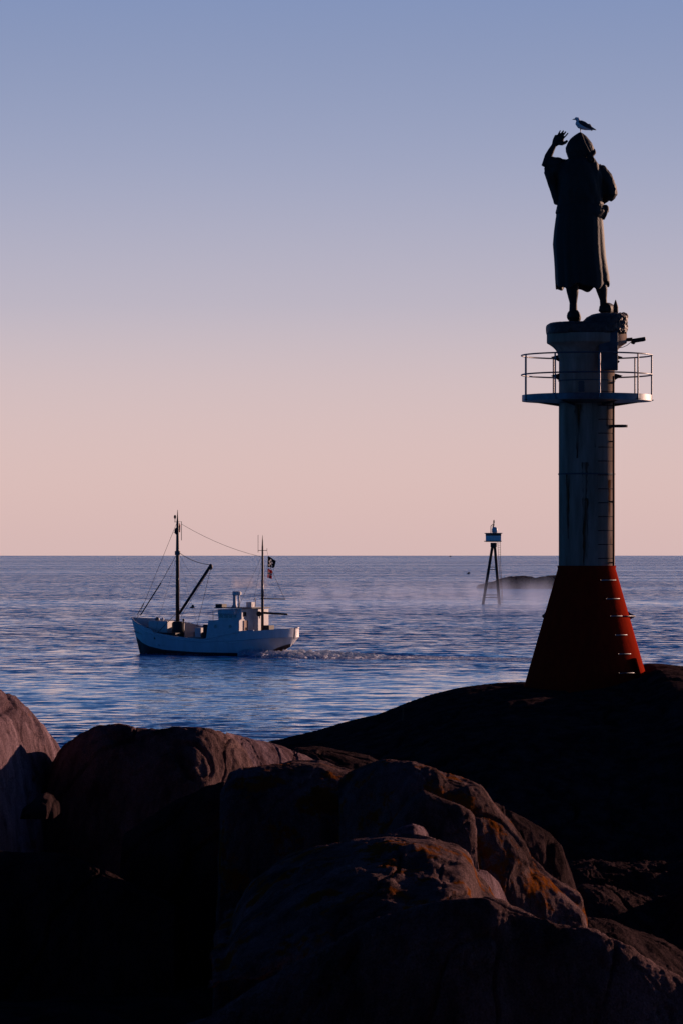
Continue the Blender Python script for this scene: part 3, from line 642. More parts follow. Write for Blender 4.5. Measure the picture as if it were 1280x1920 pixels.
# shoes
def shoe(x0, x1, ytop, ybot, turn):
    m_ = MB(); c = T((x0+x1)/2, 0).x; hw = (x1-x0)/2*S
    m_.tube([Vector((c-turn*.05, TY-.16, zz(ybot)+.07)), Vector((c, TY-.10, zz(ybot)+.11)), Vector((c+turn*.1, TY+.12, zz(ybot)+.11)), Vector((c+turn*.25, TY+.38, zz(ybot)+.08)), Vector((c+turn*.33, TY+.55, zz(ybot)+.06))], [.09, .17, .17, .15, .06], 14)
    m_.tube([Vector((c, TY-.05, zz(ytop))), Vector((c, TY-.05, zz(ybot)+.05))], [.13, .17], 14)
    return remesh(m_, 'shoe', BZ, .018, st, amp=.012, seed=9, sm=1)
shoe(1059, 1088, 584, 600.5, .3); shoe(1122, 1143, 574, 588, .9)
# bronze base rock
bb = MB(); loft(bb, [(606, 1030, 1165), (609, 1024.5, 1172), (613, 1023.2, 1174), (624, 1023.5, 1173), (627.5, 1024.5, 1172)], 0, [.86, .95, .98, .98, .96], 64, p=2.8)
loft(bb, [(587, 1146, 1173), (588.5, 1122, 1174.5), (592, 1106, 1175.4), (597, 1096, 1174.8), (604, 1090, 1173.5), (610, 1080, 1172)], -.15, [.12, .35, .6, .7, .75, .75], 48, p=2.4)
rb = lambda c: .05*np.clip(ridged(c*np.array([5, 5, 5]), 3, 70)-.9, -1, 1)*np.clip((c[:, 0]-T(1135, 0).x)*2.5, 0, 1)
remesh(bb, 'base', M['bronze_rock'], .022, st, amp=.012, seed=12, sm=1, fold=rb)
sp_ = MB(); sp_.tube([T(1152, 588, -.2), T(1152.3, 577, -.2), T(1152, 570, -.2), T(1152, 563, -.2)], [.05, .065, .04, .006], 8); sp_.tube([T(1149, 588, -.2), T(1156, 586, -.2)], .05, 8)
sp_.build('finial', BZ, st, smooth=True)

# ---------------------------------------------------------------- gull
def gull():
    g = empty('seagull', T(1087.4, 250), 'white gull with dark folded wings standing on the statue headscarf', 'gull')
    m_ = MB(); q = [(1077.0, 224.2, .028), (1079, 222.6, .043), (1081.6, 223, .05), (1083, 226.5, .052), (1082.5, 231, .072), (1086, 234.5, .088), (1092, 237, .085), (1098, 239.5, .066), (1104, 241.3, .042), (1108, 242.6, .026), (1111, 243.6, .012)]
    m_.tube([T(a, c, 0) for a, c, r in q], [r for a, c, r in q], 16)
    remesh(m_, 'body', M['feather_white'], .008, g, sm=3)
    m_ = MB(); m_.tube([T(1077, 223.8), T(1074.5, 223.6), T(1072, 224.4)], [.017, .013, .004], 8); m_.build('beak', M['beak'], g, smooth=True)
    for s in (-1, 1):
        m_ = MB(); q = [(1084.5, 228, .03, .06), (1088, 230, .055, .075), (1094, 233, .062, .075), (1101, 237, .05, .06), (1106, 239.5, .035, .045), (1112, 242, .02, .03), (1116.5, 243.7, .008, .015)]
        m_.tube([T(a, c, s*y) for a, c, r, y in q], [r for a, c, r, y in q], 10, flat=.5, flat_axis=(0, 1, 0)); m_.build('wing', M['feather_dark'], g, smooth=True)
        m_ = MB(); m_.ell(T(1079.3, 222.6, s*.042), (.008, .005, .008), 8, 6); m_.build('eye', M['black'], g, smooth=True)
    m_ = MB(); m_.tube([T(1100, 234, 0), T(1104, 235.3, 0), T(1107.5, 238, 0)], [.03, .042, .02], 10); m_.build('scapular_feathers', M['feather_dark'], g, smooth=True)
    m_ = MB(); m_.tube([T(1102, 240.5), T(1109, 245.3)], [.035, .012], 8, flat=.35, flat_axis=(0, 0, 1)); m_.build('tail', M['feather_dark'], g, smooth=True)
    for s in (-1, 1):
        m_ = MB(); m_.tube([T(1087.4, 241, s*.03), T(1087.6, 246, s*.028), T(1087.2, 249.6, s*.025)], [.014, .008, .009], 6)
        m_.box(T(1086.4, 249.8, s*.025), (.05, .03, .008)); m_.build('leg', M['beak'], g)
gull()

# ---------------------------------------------------------------- fishing boat
BY = 365.0; BTH = R(30)
bc = P(391, 0, BY); bc.z = 0
boat = empty('fishing_boat', (bc.x, BY, 0), 'white wooden fishing boat with two masts and a derrick, steaming left across the bay', 'boat')
fw = Vector((-math.cos(BTH), math.sin(BTH), 0)); port = Vector((-math.sin(BTH), -math.cos(BTH), 0)); upv = Vector((0, 0, 1))
def B(t, y, z): return Vector((bc.x, BY, 0))+fw*t+port*y+upv*z     # t forward, y to port, z up
SB = BY/F
def TT(t): return t if t > -6 else -6+(t+6)*1.36
MBx = Matrix((fw, port, upv)).transposed()
def bbox(mb, t0, t1, y0, y1, z0, z1, mi=0):
    mb.box(B((t0+t1)/2, (y0+y1)/2, (z0+z1)/2), (abs(t1-t0), abs(y1-y0), z1-z0), mi, M=MBx); return mb
def itp(t, tab): return float(np.interp(t, [a for a, b_ in tab][::-1], [b_ for a, b_ in tab][::-1]))
zrp = [(8.9, 3.5), (8, 3.1), (7, 2.8), (6.2, 2.55), (5.5, 2.4), (5.2, 2.1), (2.7, 1.78), (-.5, 1.5), (-1.2, 1.55), (-4.6, 1.7), (-5.0, 2.32), (-7, 2.5), (-8.8, 2.72)]
zrs = [(8.9, 3.5), (7, 3.38), (5, 3.2), (3.5, 2.95), (2, 2.65), (0, 2.4), (-5, 2.35), (-7, 2.5), (-8.8, 2.72)]
zkt = [(8.9, 3.1), (6, 2.1), (2.7, 1.55), (-.5, 1.32), (-5, 1.5), (-8.8, 1.85)]
zbt = [(8.9, 1.75), (7.5, 1.15), (6, .8), (4, .5), (0, .32), (-6, .28), (-7.6, .5), (-8.8, 1.0)]
brt = [(8.9, .06), (8.3, .65), (7.3, 1.25), (6, 1.75), (4, 2.2), (1, 2.45), (-5, 2.45), (-6.5, 2.33), (-7.5, 2.15), (-8.1, 1.92), (-8.45, 1.6), (-8.65, 1.2), (-8.76, .75), (-8.8, .25)]
bwt = [(8.9, .03), (8, .2), (6, 1.1), (4, 1.75), (1, 2.2), (-3, 2.2), (-5.5, 1.6), (-7, .9), (-8.8, .12)]
zkeel = [(8.9, -.6), (0, -1.1), (-5.5, -.9), (-6.8, -.3), (-7.8, .35), (-8.8, .9)]
zdk = [(8.9, 2.3), (5.3, 1.7), (0, 1.15), (-5, 1.4), (-8.8, 1.7)]
m_ = MB(); ts = np.concatenate([np.linspace(8.9, 5.6, 16), np.linspace(5.45, -4.6, 40), np.linspace(-4.7, -8.8, 34)]); secs = []
for t in ts:
    br = itp(t, brt); bw = min(itp(t, bwt), br); zb_ = itp(t, zbt); zk_ = itp(t, zkt); kz = itp(t, zkeel)
    row = []
    for side, zr_ in ((1, max(itp(t, zrp), zk_+.05)), (-1, max(itp(t, zrs), zk_+.05))):
        bb_ = bw+(br-bw)*.45
        zw = max(0, kz+.15); zb2 = max(zb_, kz+.3)
        pr = [(.01, kz), (bw*.75, max(-.6, kz+.05)), (bw, zw), (bb_, zb2), (br*.985, zk_-.04), (br+.05, zk_), (br*.99, zk_+.05), (br, zr_), (max(br-.13, 0), zr_), (max(br-.13, 0), min(itp(t, zdk), zr_-.04))]
        pts = []
        for yy, z_ in pr:
            rk = (-.95*(1-min(max(z_, -.3)/3.5, 1)))*max(0, (t-5.5)/3.4)**2
            if t < -7: rk += (.9*(1-min(max(z_, .2)/1.85, 1)))*((-t-7)/1.8)
            pts.append(B(TT(t)+rk, side*yy, z_))
        row.append(pts)
    secs.append(row[0][::-1]+row[1])
nn = len(secs[0]); vs = [p_ for r_ in secs for p_ in r_]; fs = []; mi = []
for i in range(len(secs)-1):
    for k in range(nn-1):
        fs.append([i*nn+k, i*nn+k+1, (i+1)*nn+k+1, (i+1)*nn+k]); kk = k if k < 10 else nn-2-k
        mi.append(1 if kk >= 6 else 0)
m_.v = [Vector(v) for v in vs]; m_.f = fs; m_.m = mi
m_.f.append([(len(secs)-1)*nn+k for k in range(nn)]); m_.m.append(0)
hull = m_.build('hull', [M['hull_white'], M['antifoul']], boat, smooth=True, sharp=28)
m_ = MB(); vs = []
for t in ts: vs += [B(TT(t), max(itp(t, brt)-.1, 0), itp(t, zdk)), B(TT(t), -max(itp(t, brt)-.1, 0), itp(t, zdk))]
m_.add(vs, [[2*i, 2*i+1, 2*i+3, 2*i+2] for i in range(len(ts)-1)]); m_.build('deck', M['deck'], boat)
m_ = MB()
for tab, sd_ in ((zrp, 1), (zrs, -1)):
    m_.tube([B(TT(t), sd_*(itp(t, brt)-.05), max(itp(t, tab), itp(t, zkt)+.05)+.03) for t in ts if (t > -1.2 or t < -5.05) ][:54 if sd_ == 1 else None], .075, 6)
m_.build('gunwale', M['white'], boat, smooth=True)
m_ = MB()
for tt, z_ in ((4.6, .95), (-5.3, 1.9)):
    m_ = MB(); m_.box(B(tt, itp(tt, brt)*.98+.03, z_), (.35, .12, .12), M=MBx); m_.build('scupper', M['white'], boat)
# deckhouse
HZ = 3.42
m_ = MB(); y1 = 2.40; q = [(-1.15, 1.2), (-1.5, HZ), (-5.0, HZ+.12), (-5.0, 1.2)]
vs = [B(t, y1, z_) for t, z_ in q]+[B(t, -y1, z_) for t, z_ in q]
m_.add(vs, [[0, 1, 2, 3], [7, 6, 5, 4], [0, 4, 5, 1], [1, 5, 6, 2], [2, 6, 7, 3], [3, 7, 4, 0]])
dh = m_.build('deckhouse', M['white'], boat, bevel=.03)
m_ = MB(); bbox(m_, -1.12, -.85, 1.2, 2.3, 1.2, 3.0); m_.build('front_panel', M['black'], dh).location = (0, 0, 0)
for tt in (-2.35, -4.0):
    m_ = MB(); c_ = B(tt, y1+.005, 2.85); pts = [c_+fw*.14*math.cos(a)+upv*.16*math.sin(a) for a in [2*math.pi*i/16 for i in range(16)]]
    m_.add(pts+[p_+port*.03 for p_ in pts], [list(range(16)), list(range(31, 15, -1))]+[[i, (i+1) % 16, 16+(i+1) % 16, 16+i] for i in range(16)]); m_.build('porthole', M['glass'], dh).location = (0, 0, 0)
m_ = MB(); bbox(m_, -5.0, -5.06, 1.55, .85, 1.6, 3.42); d_ = m_.build('door', M['brown'], dh); d_.location = (0, 0, 0)
m_ = MB(); bbox(m_, -5.06, -5.08, 1.28, 1.12, 2.5, 2.75); m_.build('door_window', M['glass'], dh).location = (0, 0, 0)
# after part of the house, narrower, runs up to roof height
m_ = MB(); bbox(m_, -3.2, -5.5, -2.3, -.3, 1.3, 4.5); ac = m_.build('aft_casing', M['white'], boat, bevel=.04)
m_ = MB(); bbox(m_, -5.5, -5.53, -.55, -.2-.45, 3.6, 4.1); m_.build('casing_vent', M['glass'], ac).location = (0, 0, 0)
# wheelhouse
m_ = MB(); q = [(-2.3, HZ), (-2.2, 4.5), (-4.95, 4.58), (-4.95, HZ+.1)]; yw = 1.85
vs = [B(t, yw, z_) for t, z_ in q]+[B(t, -yw, z_) for t, z_ in q]
m_.add(vs, [[0, 1, 2, 3], [7, 6, 5, 4], [0, 4, 5, 1], [1, 5, 6, 2], [2, 6, 7, 3], [3, 7, 4, 0]]); wh = m_.build('wheelhouse', M['white'], boat, bevel=.04)
for t0, t1 in ((-2.4, -2.85), (-3.0, -3.4), (-3.55, -3.9), (-4.05, -4.35)):
    m_ = MB(); bbox(m_, t0, t1, yw, yw+.02, 3.68, 4.08); m_.build('window', M['glass'], wh).location = (0, 0, 0)
m_ = MB(); bbox(m_, -4.95, -4.97, 1.55, .95, 3.8, 4.25); m_.build('window', M['glass'], wh).location = (0, 0, 0)
m_ = MB(); bbox(m_, -1.95, -5.7, -2.3, 2.05, 4.59, 4.68); m_.build('wheelhouse_roof', M['cabinet'], wh, bevel=.02).location = (0, 0, 0)
m_ = MB(); m_.tube([B(-2.9, 2.1, 4.25), B(-3.0, 2.1, 4.25), B(-4.35, 2.1, 4.25), B(-4.45, 2.1, 4.25)], [.2, .28, .28, .2], 16); m_.build('liferaft_canister', M['white'], boat, smooth=True)
m_ = MB(); bbox(m_, -2.0, -2.75, 1.0, 1.9, 4.68, 5.0); m_.build('roof_locker', M['black'], boat, bevel=.02)
m_ = MB(); m_.tube([B(-3.35, .6, 4.6), B(-3.4, .6, 4.95), B(-3.4, .6, 6.05)], [.32, .18, .15], 12); m_.tube([B(-3.9, .6, 4.6), B(-3.9, .6, 6.0)], .08, 8)
fu = m_.build('exhaust_stack', M['white'], boat, smooth=True)
m_ = MB(); m_.tube([B(-3.2, .6, 5.9), B(-3.2, .6, 5.95), B(-3.2, .6, 6.3), B(-3.2, .6, 6.36)], [.1, .1, .1, .1], 8)
m_ = MB(); m_.lathe([(.33, 0), (.43, .04), (.44, .3), (.36, .38)], B(-3.65, .6, 5.85), 24); m_.build('stack_cap', M['white'], fu, smooth=True, sharp=40).location = (0, 0, 0)
m_ = MB(); bbox(m_, -4.4, -5.0, .1, -.6, 4.68, 5.2); m_.tube([B(-5.2, -.3, 4.6), B(-5.2, -.3, 5.6)], .06, 8); m_.build('radar', M['white'], boat, bevel=.03)
m_ = MB()
for z_ in (3.85, 4.3): m_.tube([B(-2.2, 1.6, z_), B(-1.55, 1.6, z_), B(-1.55, -1.6, z_)], .025, 6)
for y_ in (1.6, 0, -1.6): m_.tube([B(-1.55, y_, HZ-.05), B(-1.55, y_, 4.3)], .025, 6)
m_.build('guard_rail', M['steel'], boat)
# fore deck gear
m_ = MB(); bbox(m_, 6.4, 4.2, -.5, .9, 1.9, 3.28); m_.build('fore_hatch_house', M['white'], boat, bevel=.08)
m_ = MB(); bbox(m_, 5.1, 2.6, 1.0, 1.9, 1.5, 2.15); m_.build('hold_opening', M['black'], boat, bevel=.03)
m_ = MB(); m_.lathe([(.56, 0), (.62, .1), (.62, 1.45), (.5, 1.62), (.2, 1.66)], B(3.35, .2, 1.9-.3), 20); wi = m_.build('winch_casing', M['mast_dark'], boat, smooth=True, sharp=40)
m_ = MB(); m_.tube([B(2.55, .5, 1.4), B(2.55, .5, 3.35)], .07, 8); m_.ell(B(2.55, .5, 3.4), (.12, .12, .12), 10, 8); m_.build('bollard_post', M['mast_dark'], boat, smooth=True)
m_ = MB(); m_.tube([B(7.0, -.4, 2.5), B(7.0, .4, 2.5)], .18, 12); bbox(m_, 6.9, 6.2, -.5, .5, 2.2, 2.5); m_.build('windlass', M['steel'], boat, smooth=True, sharp=40)
m_ = MB(); m_.ell(B(6.1, -.3, 3.4), (.22, .22, .25), 12, 8); m_.build('buoy', M['steel'], boat, smooth=True)
m_ = MB(); m_.ell(B(5.6, -.5, 3.4), (.14, .14, .22), 12, 8); m_.build('buoy', M['white'], boat, smooth=True)
m_ = MB(); bbox(m_, 1.9, -.4, -1.2, 1.7, 1.2, 1.72); m_.build('cargo_hatch', M['deck'], boat, bevel=.04)
m_ = MB(); bbox(m_, 1.25, .55, -.3, .5, 1.72, 2.65); m_.build('fish_bin', M['white'], boat, bevel=.03)
m_ = MB(); bbox(m_, 1.9, 1.45, -1.0, -.3, 1.75, 2.2); m_.build('fish_box', M['orange'], boat, bevel=.03)
m_ = MB(); m_.ell(B(-.15, 1.3, 1.95), (.2, .2, .28), 12, 8); m_.build('fender', M['orange'], boat, smooth=True)
m_ = MB(); m_.ell(B(-.35, .7, 1.8), (.35, .3, .2), 12, 8); m_.ell(B(-.6, 1.5, 2.1), (.25, .3, .3), 12, 8); m_.ell(B(.05, .2, 2.05), (.28, .25, .35), 12, 8); m_.build('rope_coil', M['mast'], boat, smooth=True)
m_ = MB(); bbox(m_, -6.45, -7.1, -.7, .3, 1.5, 2.95); m_.build('stern_locker', M['black'], boat, bevel=.03)
# masts
mt = MB(); mt.tube([B(3.55, 0, 1.2), B(3.55, 0, 10), B(3.55, 0, 12.9), B(3.55, 0, 13.4), B(3.55, 0, 14.2)], [.21, .17, .12, .07, .02], 12); fm = mt.build('foremast', M['mast'], boat, smooth=True)
m_ = MB(); m_.tube([B(3.55, 0, 9.75), B(3.55, 0, 10.15)], .27, 12); m_.build('mast_collar', M['cabinet'], fm, smooth=True, sharp=40).location = (0, 0, 0)
m_ = MB(); m_.tube([B(3.9, 0, 13.0), B(3.1, 0, 13.05), B(3.1, 0, 11.2)], .03, 6); m_.tube([B(3.8, 0, 11.95), B(4.0, 0, 11.95)], .03, 6); m_.ell(B(3.85, 0, 13.5), (.12, .12, .2), 10, 8); m_.tube([B(3.85, 0, 13.0), B(3.85, 0, 13.5)], .03, 6); m_.ell(B(3.62, .1, 12.1), (.2, .16, .35), 12, 8)
m_.build('mast_light_bracket', M['dark_steel'], fm).location = (0, 0, 0)
m_ = MB(); m_.tube([B(3.3, .1, 4.0), B(-.3, .1, 8.65)], [.13, .15], 10); m_.ell(B(-.35, .1, 8.6), (.2, .2, .3), 12, 8); m_.build('derrick_boom', M['mast_dark'], boat, smooth=True)
mm = MB(); mm.tube([B(-6.2, 0, 1.4), B(-6.2, 0, 3.0), B(-6.2, 0, 6), B(-6.2, 0, 10.5), B(-6.2, 0, 11.2), B(-6.2, 0, 11.7)], [.16, .15, .13, .09, .05, .01], 12); am = mm.build('mizzen_mast', M['mast'], boat, smooth=True)
m_ = MB(); m_.tube([B(-6.2, .01, 5.7), B(-6.2, .01, 7.35)], [.142, .13], 12); m_.build('mast_sleeve', M['steel'], am, smooth=True).location = (0, 0, 0)
m_ = MB(); m_.tube([B(-5.7, 0, 10.2), B(-6.7, 0, 10.2), B(-6.7, 0, 10.4)], .03, 6); m_.tube([B(-5.7, 0, 10.0), B(-5.7, 0, 11.7)], .022, 6); m_.build('aerial', M['dark_steel'], am).location = (0, 0, 0)
m_ = MB(); m_.tube([B(-6.0, 0, 5.55), B(-8.75, 0, 5.5)], .045, 8); m_.build('upper_boom', M['mast_dark'], boat, smooth=True)
m_ = MB(); m_.tube([B(-5.7, 0, 4.1), B(-6.4, 0, 4.15), B(-9.0, 0, 4.03)], [.08, .11, .09], 8); m_.ell(B(-5.8, 0, 4.05), (.25, .25, .25), 10, 8); m_.build('mizzen_boom', M['mast_dark'], boat, smooth=True)
# standing rigging
def stay(a, c, r=.016, sag=0, name='rope', mt_='rope'):
    m_ = MB(); n = 8 if sag else 2
    m_.tube([a.lerp(c, i/(n-1))-upv*sag*4*(i/(n-1))*(1-i/(n-1)) for i in range(n)], r, 5); return m_.build(name, M[mt_], boat)
stay(B(3.6, 0, 13.0), B(8.0, 0, 3.9), .018, name='forestay'); stay(B(3.6, 0, 9.9), B(5.5, 0, 7.0), .024, name='forestay')
stay(B(5.5, 0, 7.0), B(7.9, 0, 3.8), .06, name='forestay_spar', mt_='mast_dark'); stay(B(8.0, 0, 3.9), B(8.7, .1, 3.0), .02)
stay(B(7.5, 0, 5.0), B(8.3, 0, 3.8), .035, name='forestay_spar', mt_='mast_dark')
for t_, y_ in ((5.0, -1.9), (4.4, -2.1), (5.0, 1.9), (2.6, -2.2)): stay(B(3.55, 0, 9.8), B(t_, y_, itp(t_, zrs if y_ < 0 else zrp)), .010, name='shroud')
stay(B(3.4, 0, 10.0), B(-.35, .1, 8.8), .03, .25, name='topping_lift')
stay(B(3.4, .1, 9.9), B(1.0, .1, 6.6), .012)
stay(B(3.1, 0, 12.8), B(-6.0, 0, 9.6), .018, .35, name='triatic_stay')
stay(B(-.35, .1, 8.4), B(1.1, .4, 2.7), .020, name='hoist_rope'); stay(B(-.2, .1, 8.3), B(2.9, .3, 3.8), .016)
stay(B(3.3, .9, 3.9), B(5.0, 1.8, 1.9), .03)
stay(B(-6.1, 0, 9.6), B(-4.3, 1.4, 4.7), .014, name='shroud'); stay(B(-6.15, 0, 9.4), B(-5.4, .6, 4.7), .010, name='shroud')
stay(B(-6.4, 0, 8.9), B(-6.5, 0, 5.6), .010); stay(B(-6.7, 0, 10.2), B(-7.05, 0, 8.6), .012, name='halyard'); stay(B(-7.05, 0, 8.6), B(-8.7, 0, 5.5), .020, name='sheet_rope')
# flags: cloth with a wave in it
def flag(name, corners, cols, rows_, colour, mats, label, loc):
    o = MB(); a, b_, c_, d_ = corners   # top hoist, top fly, bottom fly, bottom hoist
    vs = []
    for j in range(rows_+1):
        for i in range(cols+1):
            u = i/cols; v = j/rows_; p_ = a.lerp(b_, u).lerp(d_.lerp(c_, u), v); p_ += Vector((.0, .10*math.sin(u*7+v*2), .03*math.sin(u*6)))
            vs.append(p_)
    fs = []; ms = []
    for j in range(rows_):
        for i in range(cols): fs.append([j*(cols+1)+i, j*(cols+1)+i+1, (j+1)*(cols+1)+i+1, (j+1)*(cols+1)+i]); ms.append(colour(i, j))
    o.v = vs; o.f = fs; o.m = ms; ob = o.build(name, mats, None, smooth=True, origin=loc)
    s_ = ob.modifiers.new('t', 'SOLIDIFY'); s_.thickness = .015
    return tag(ob, label, 'flag')
fx = BY-3.0
def Q(px, py, d=0): return P(px, py, fx+d)
def bone(i, j):
    x = (i+.5)/28-.42; y = (j+.5)/26-.5
    for s in (1, -1):
        u = (x+s*(y-.12))*.7071; v = (x-s*(y-.12))*.7071
        if abs(v) < .05 and abs(u) < .27: return 1
        if (abs(u)-.27)**2+(abs(v)-.045)**2 < .0045: return 1
    if (x/.10)**2+((y+.24)/.12)**2 < 1 and not (abs(abs(x)-.04) < .022 and abs(y+.24) < .025): return 1
    return 0
flag('flag', [Q(502.5, 1042.5), Q(517.5, 1051), Q(515, 1064), Q(502, 1064)], 28, 26, bone, [M['flag_black'], M['flag_white']], 'black pirate flag with white crossed bones on the aft mast of the fishing boat', Q(502.5, 1053))
def nor(i, j):
    x = i; y = j      # 22 x 16 grid of the flag
    if x in (7, 8) or y in (7, 8): return 2
    if x in (6, 9) or y in (6, 9): return 1
    return 0
flag('flag', [Q(502.2, 1066), Q(511, 1069.5), Q(510, 1085), Q(502, 1083.5)], 22, 16, nor, [M['flag_red'], M['flag_white'], M['flag_blue']], 'small red flag with a blue and white cross, below the black flag', Q(502.5, 1075))
flag('flag', [Q(336.8, 980, 6), Q(338.5, 984, 6), Q(338.2, 998, 6), Q(334.5, 997, 6)], 6, 6, lambda i, j: 2 if j in (2, 3) else 0, [M['flag_red'], M['flag_white'], M['flag_blue']], 'limp furled pennant hanging high on the foremast of the fishing boat', Q(337, 989, 6))

# ---------------------------------------------------------------- wake
def foam_mat():
    m = bpy.data.materials.new('foam'); m.use_nodes = True; n = m.node_tree.nodes; l = m.node_tree.links; b = n['Principled BSDF']
    b.inputs['Base Color'].default_value = (.9, .92, .95, 1); b.inputs['Roughness'].default_value = .6
    g = n.new('ShaderNodeNewGeometry'); at = n.new('ShaderNodeAttribute'); at.attribute_name = 'foam'
    z = n.new('ShaderNodeTexNoise'); z.inputs['Scale'].default_value = 2.8; z.inputs['Detail'].default_value = 9; z.inputs['Roughness'].default_value = .75; l.new(g.outputs['Position'], z.inputs['Vector'])
    a = n.new('ShaderNodeMath'); a.operation = 'ADD'; l.new(z.outputs[0], a.inputs[0]); l.new(at.outputs['Fac'], a.inputs[1])
    r = n.new('ShaderNodeMapRange'); l.new(a.outputs[0], r.inputs[0]); r.inputs[1].default_value = .64; r.inputs[2].default_value = .76
    tl = n.new('ShaderNodeBsdfTranslucent'); tl.inputs[0].default_value = (.9, .9, .92, 1); m1 = n.new('ShaderNodeMixShader'); m1.inputs[0].default_value = .75
    tp = n.new('ShaderNodeBsdfTransparent'); m2 = n.new('ShaderNodeMixShader'); l.new(b.outputs[0], m1.inputs[1]); l.new(tl.outputs[0], m1.inputs[2])
    l.new(r.outputs[0], m2.inputs[0]); l.new(tp.outputs[0], m2.inputs[1]); l.new(m1.outputs[0], m2.inputs[2]); l.new(m2.outputs[0], n['Material Output'].inputs[0])
    return m
M['foam'] = foam_mat()
def wake():
    nt, nw = 460, 110; V = []; A = []
    for i in range(nt):
        s = i/(nt-1); d = 40*s**1.2      # metres behind the stern
        for k in range(nw):
            v = (k/(nw-1)-.5)*2; wid = 3.0+6.5*min(d/8, 1)*(1-.6*min(max(d-10, 0)/12, 1))
            c = B(-4.0-d, .9*max(0, 1-d/12), 0)
            V.append((c.x, c.y+v*wid, 0))
            A.append((max(0, 1-d/17)*.55+.16+.10*max(0, 1-d/34))*(1-abs(v)**3)*(1 if d < 35 else max(0, (40-d)/5)) + (.05 if abs(abs(v)-.8) < .12 else 0)+(-.25 if abs(v) > .97 else 0))
    V = np.array(V); A = np.array(A); dist = V[:, 0]-(bc.x+6)
    amp = .09+.48*np.exp(-np.maximum(dist, 0)/9)
    V[:, 2] = .03+amp*np.clip(fbm(V*np.array([1.3, 2.6, 1]), 5, 5)*.8+.45, 0, 2)*np.clip(A*3, 0, 1)
    o = grid_obj('wake_foam', V, nt, nw, M['foam']); at = o.data.attributes.new('foam', 'FLOAT', 'POINT'); at.data.foreach_set('value', A.astype(np.float32))
    tag(o, kind='stuff')
    nt, nw = 160, 10; V = []; A = []
    for i in range(nt):
        s = i/(nt-1); t = 8.0-11*s
        for k in range(nw):
            v = k/(nw-1); y = min(itp(t, bwt), 2.3)+.05+v*(.35+.5*s); p_ = B(t-.6, y, .03+.10*(1-v)); V.append(tuple(p_)); A.append(.42*(1-v)*(1-s)**.6 if s < 1 else 0)
    o = grid_obj('bow_foam', np.array(V), nt, nw, M['foam']); at = o.data.attributes.new('foam', 'FLOAT', 'POINT'); at.data.foreach_set('value', np.array(A, np.float32)); tag(o, kind='stuff')
wake()

# swell ridges of the wake: long low waves trailing from the stern
def swell(name, px0, px1, py, hgt, dep, seed):
    n1, n2 = 260, 30; Yd = F*H/(py-EYE); V = []
    for i in range(n1):
        u = i/(n1-1); px = px0+(px1-px0)*u; e = math.sin(math.pi*u)**.6
        for k in range(n2):
            v = (k/(n2-1)-.5)*2; V.append(((px-640)*Yd/F, Yd+v*dep, -.02+hgt*e*.5*(1+math.cos(math.pi*v))))
    V = np.array(V); V[:, 2] += hgt*.35*fbm(V*np.array([.35, .5, 1]), 3, seed)*np.clip(V[:, 2]/hgt, 0, 1)
    o = grid_obj(name, V, n1, n2, M['sea']); tag(o, kind='structure')
swell('sea_swell', 560, 1060, 1231, .22, 2.6, 71); swell('sea_swell', 660, 880, 1227, .24, 2.2, 72)

# ---------------------------------------------------------------- distant light beacon
DY = 722.0; SD = DY/F
def D(px, py, dy=0): return Vector(((px-640)*SD, DY+dy, H-(py-EYE)*SD))
lb = empty('light_beacon', D(920, 1133), 'small iron light beacon on splayed legs standing in the sea near the islet', 'beacon')
for a, b_, dy in (((922.2, 1024), (904, 1134), -1.2), ((926.6, 1024), (935.3, 1136), -1.2), ((922.4, 1024), (905.2, 1131), 1.6), ((926.5, 1024), (934.3, 1131), 1.6)):
    m_ = MB(); m_.tube([D(*a, dy*.1), D(*b_, dy)], .27 if dy < 0 else .18, 8)
    if dy < 0 or True: m_.build('leg', M['dark_steel'], lb, smooth=True)
def legx(py, L_): return (922.7+(904-922.7)*(py-1024)/110) if L_ else (926.2+(935.3-926.2)*(py-1024)/112)
for py in (1063.3, 1068, 1115.5, 1120):
    m_ = MB(); m_.tube([D(legx(py, 1), py, -1.2*(py-1024)/110), D(legx(py, 0), py, -1.2*(py-1024)/110)], .085, 6); m_.build('cross_brace', M['dark_steel'], lb)
m_ = MB(); m_.lathe([(.62, D(0, 1025.6).z), (.62, D(0, 1017.5).z)], (D(924.5, 0).x, DY, 0), 16); m_.build('collar', M['dark_steel'], lb)
m_ = MB(); cx = D(924, 0).x
m_.box((cx, DY, D(0, 1010).z), (2.4, 2.0, 1.25), rz=R(22)); cbn = m_.build('cabin', M['white'], lb, bevel=.03)
m_ = MB(); m_.box((cx, DY, D(0, 1002.4).z), (2.42, 2.02, .42), rz=R(22)); m_.build('cabin_band', M['brown'], cbn).location = (0, 0, 0)
m_ = MB(); m_.box((cx, DY, D(0, 999.9).z), (2.75, 2.3, .16), rz=R(22)); m_.build('cabin_roof', M['cabinet'], cbn).location = (0, 0, 0)
m_ = MB(); m_.box((cx-.1, DY, D(0, 1014.8).z), (2.7, 2.3, .14), rz=R(22)); m_.build('gallery_floor', M['dark_steel'], lb)
m_ = MB(); m_.lathe([(.45, 0), (.55, .15), (.55, .75), (.42, 1.0), (.1, 1.15)], (D(926.5, 0).x, DY, D(0, 999).z), 20); m_.build('lantern', M['white'], lb, smooth=True, sharp=40)
m_ = MB(); m_.tube([D(919.3, 999), D(919.3, 986.5), D(925, 981.5), D(925.2, 977)], [.07, .07, .08, .09], 8); m_.tube([D(922.8, 989), D(925.5, 983)], .12, 8); m_.ell(D(925, 978.5), (.14, .14, .42), 10, 8); m_.build('top_mast', M['dark_steel'], lb, smooth=True)
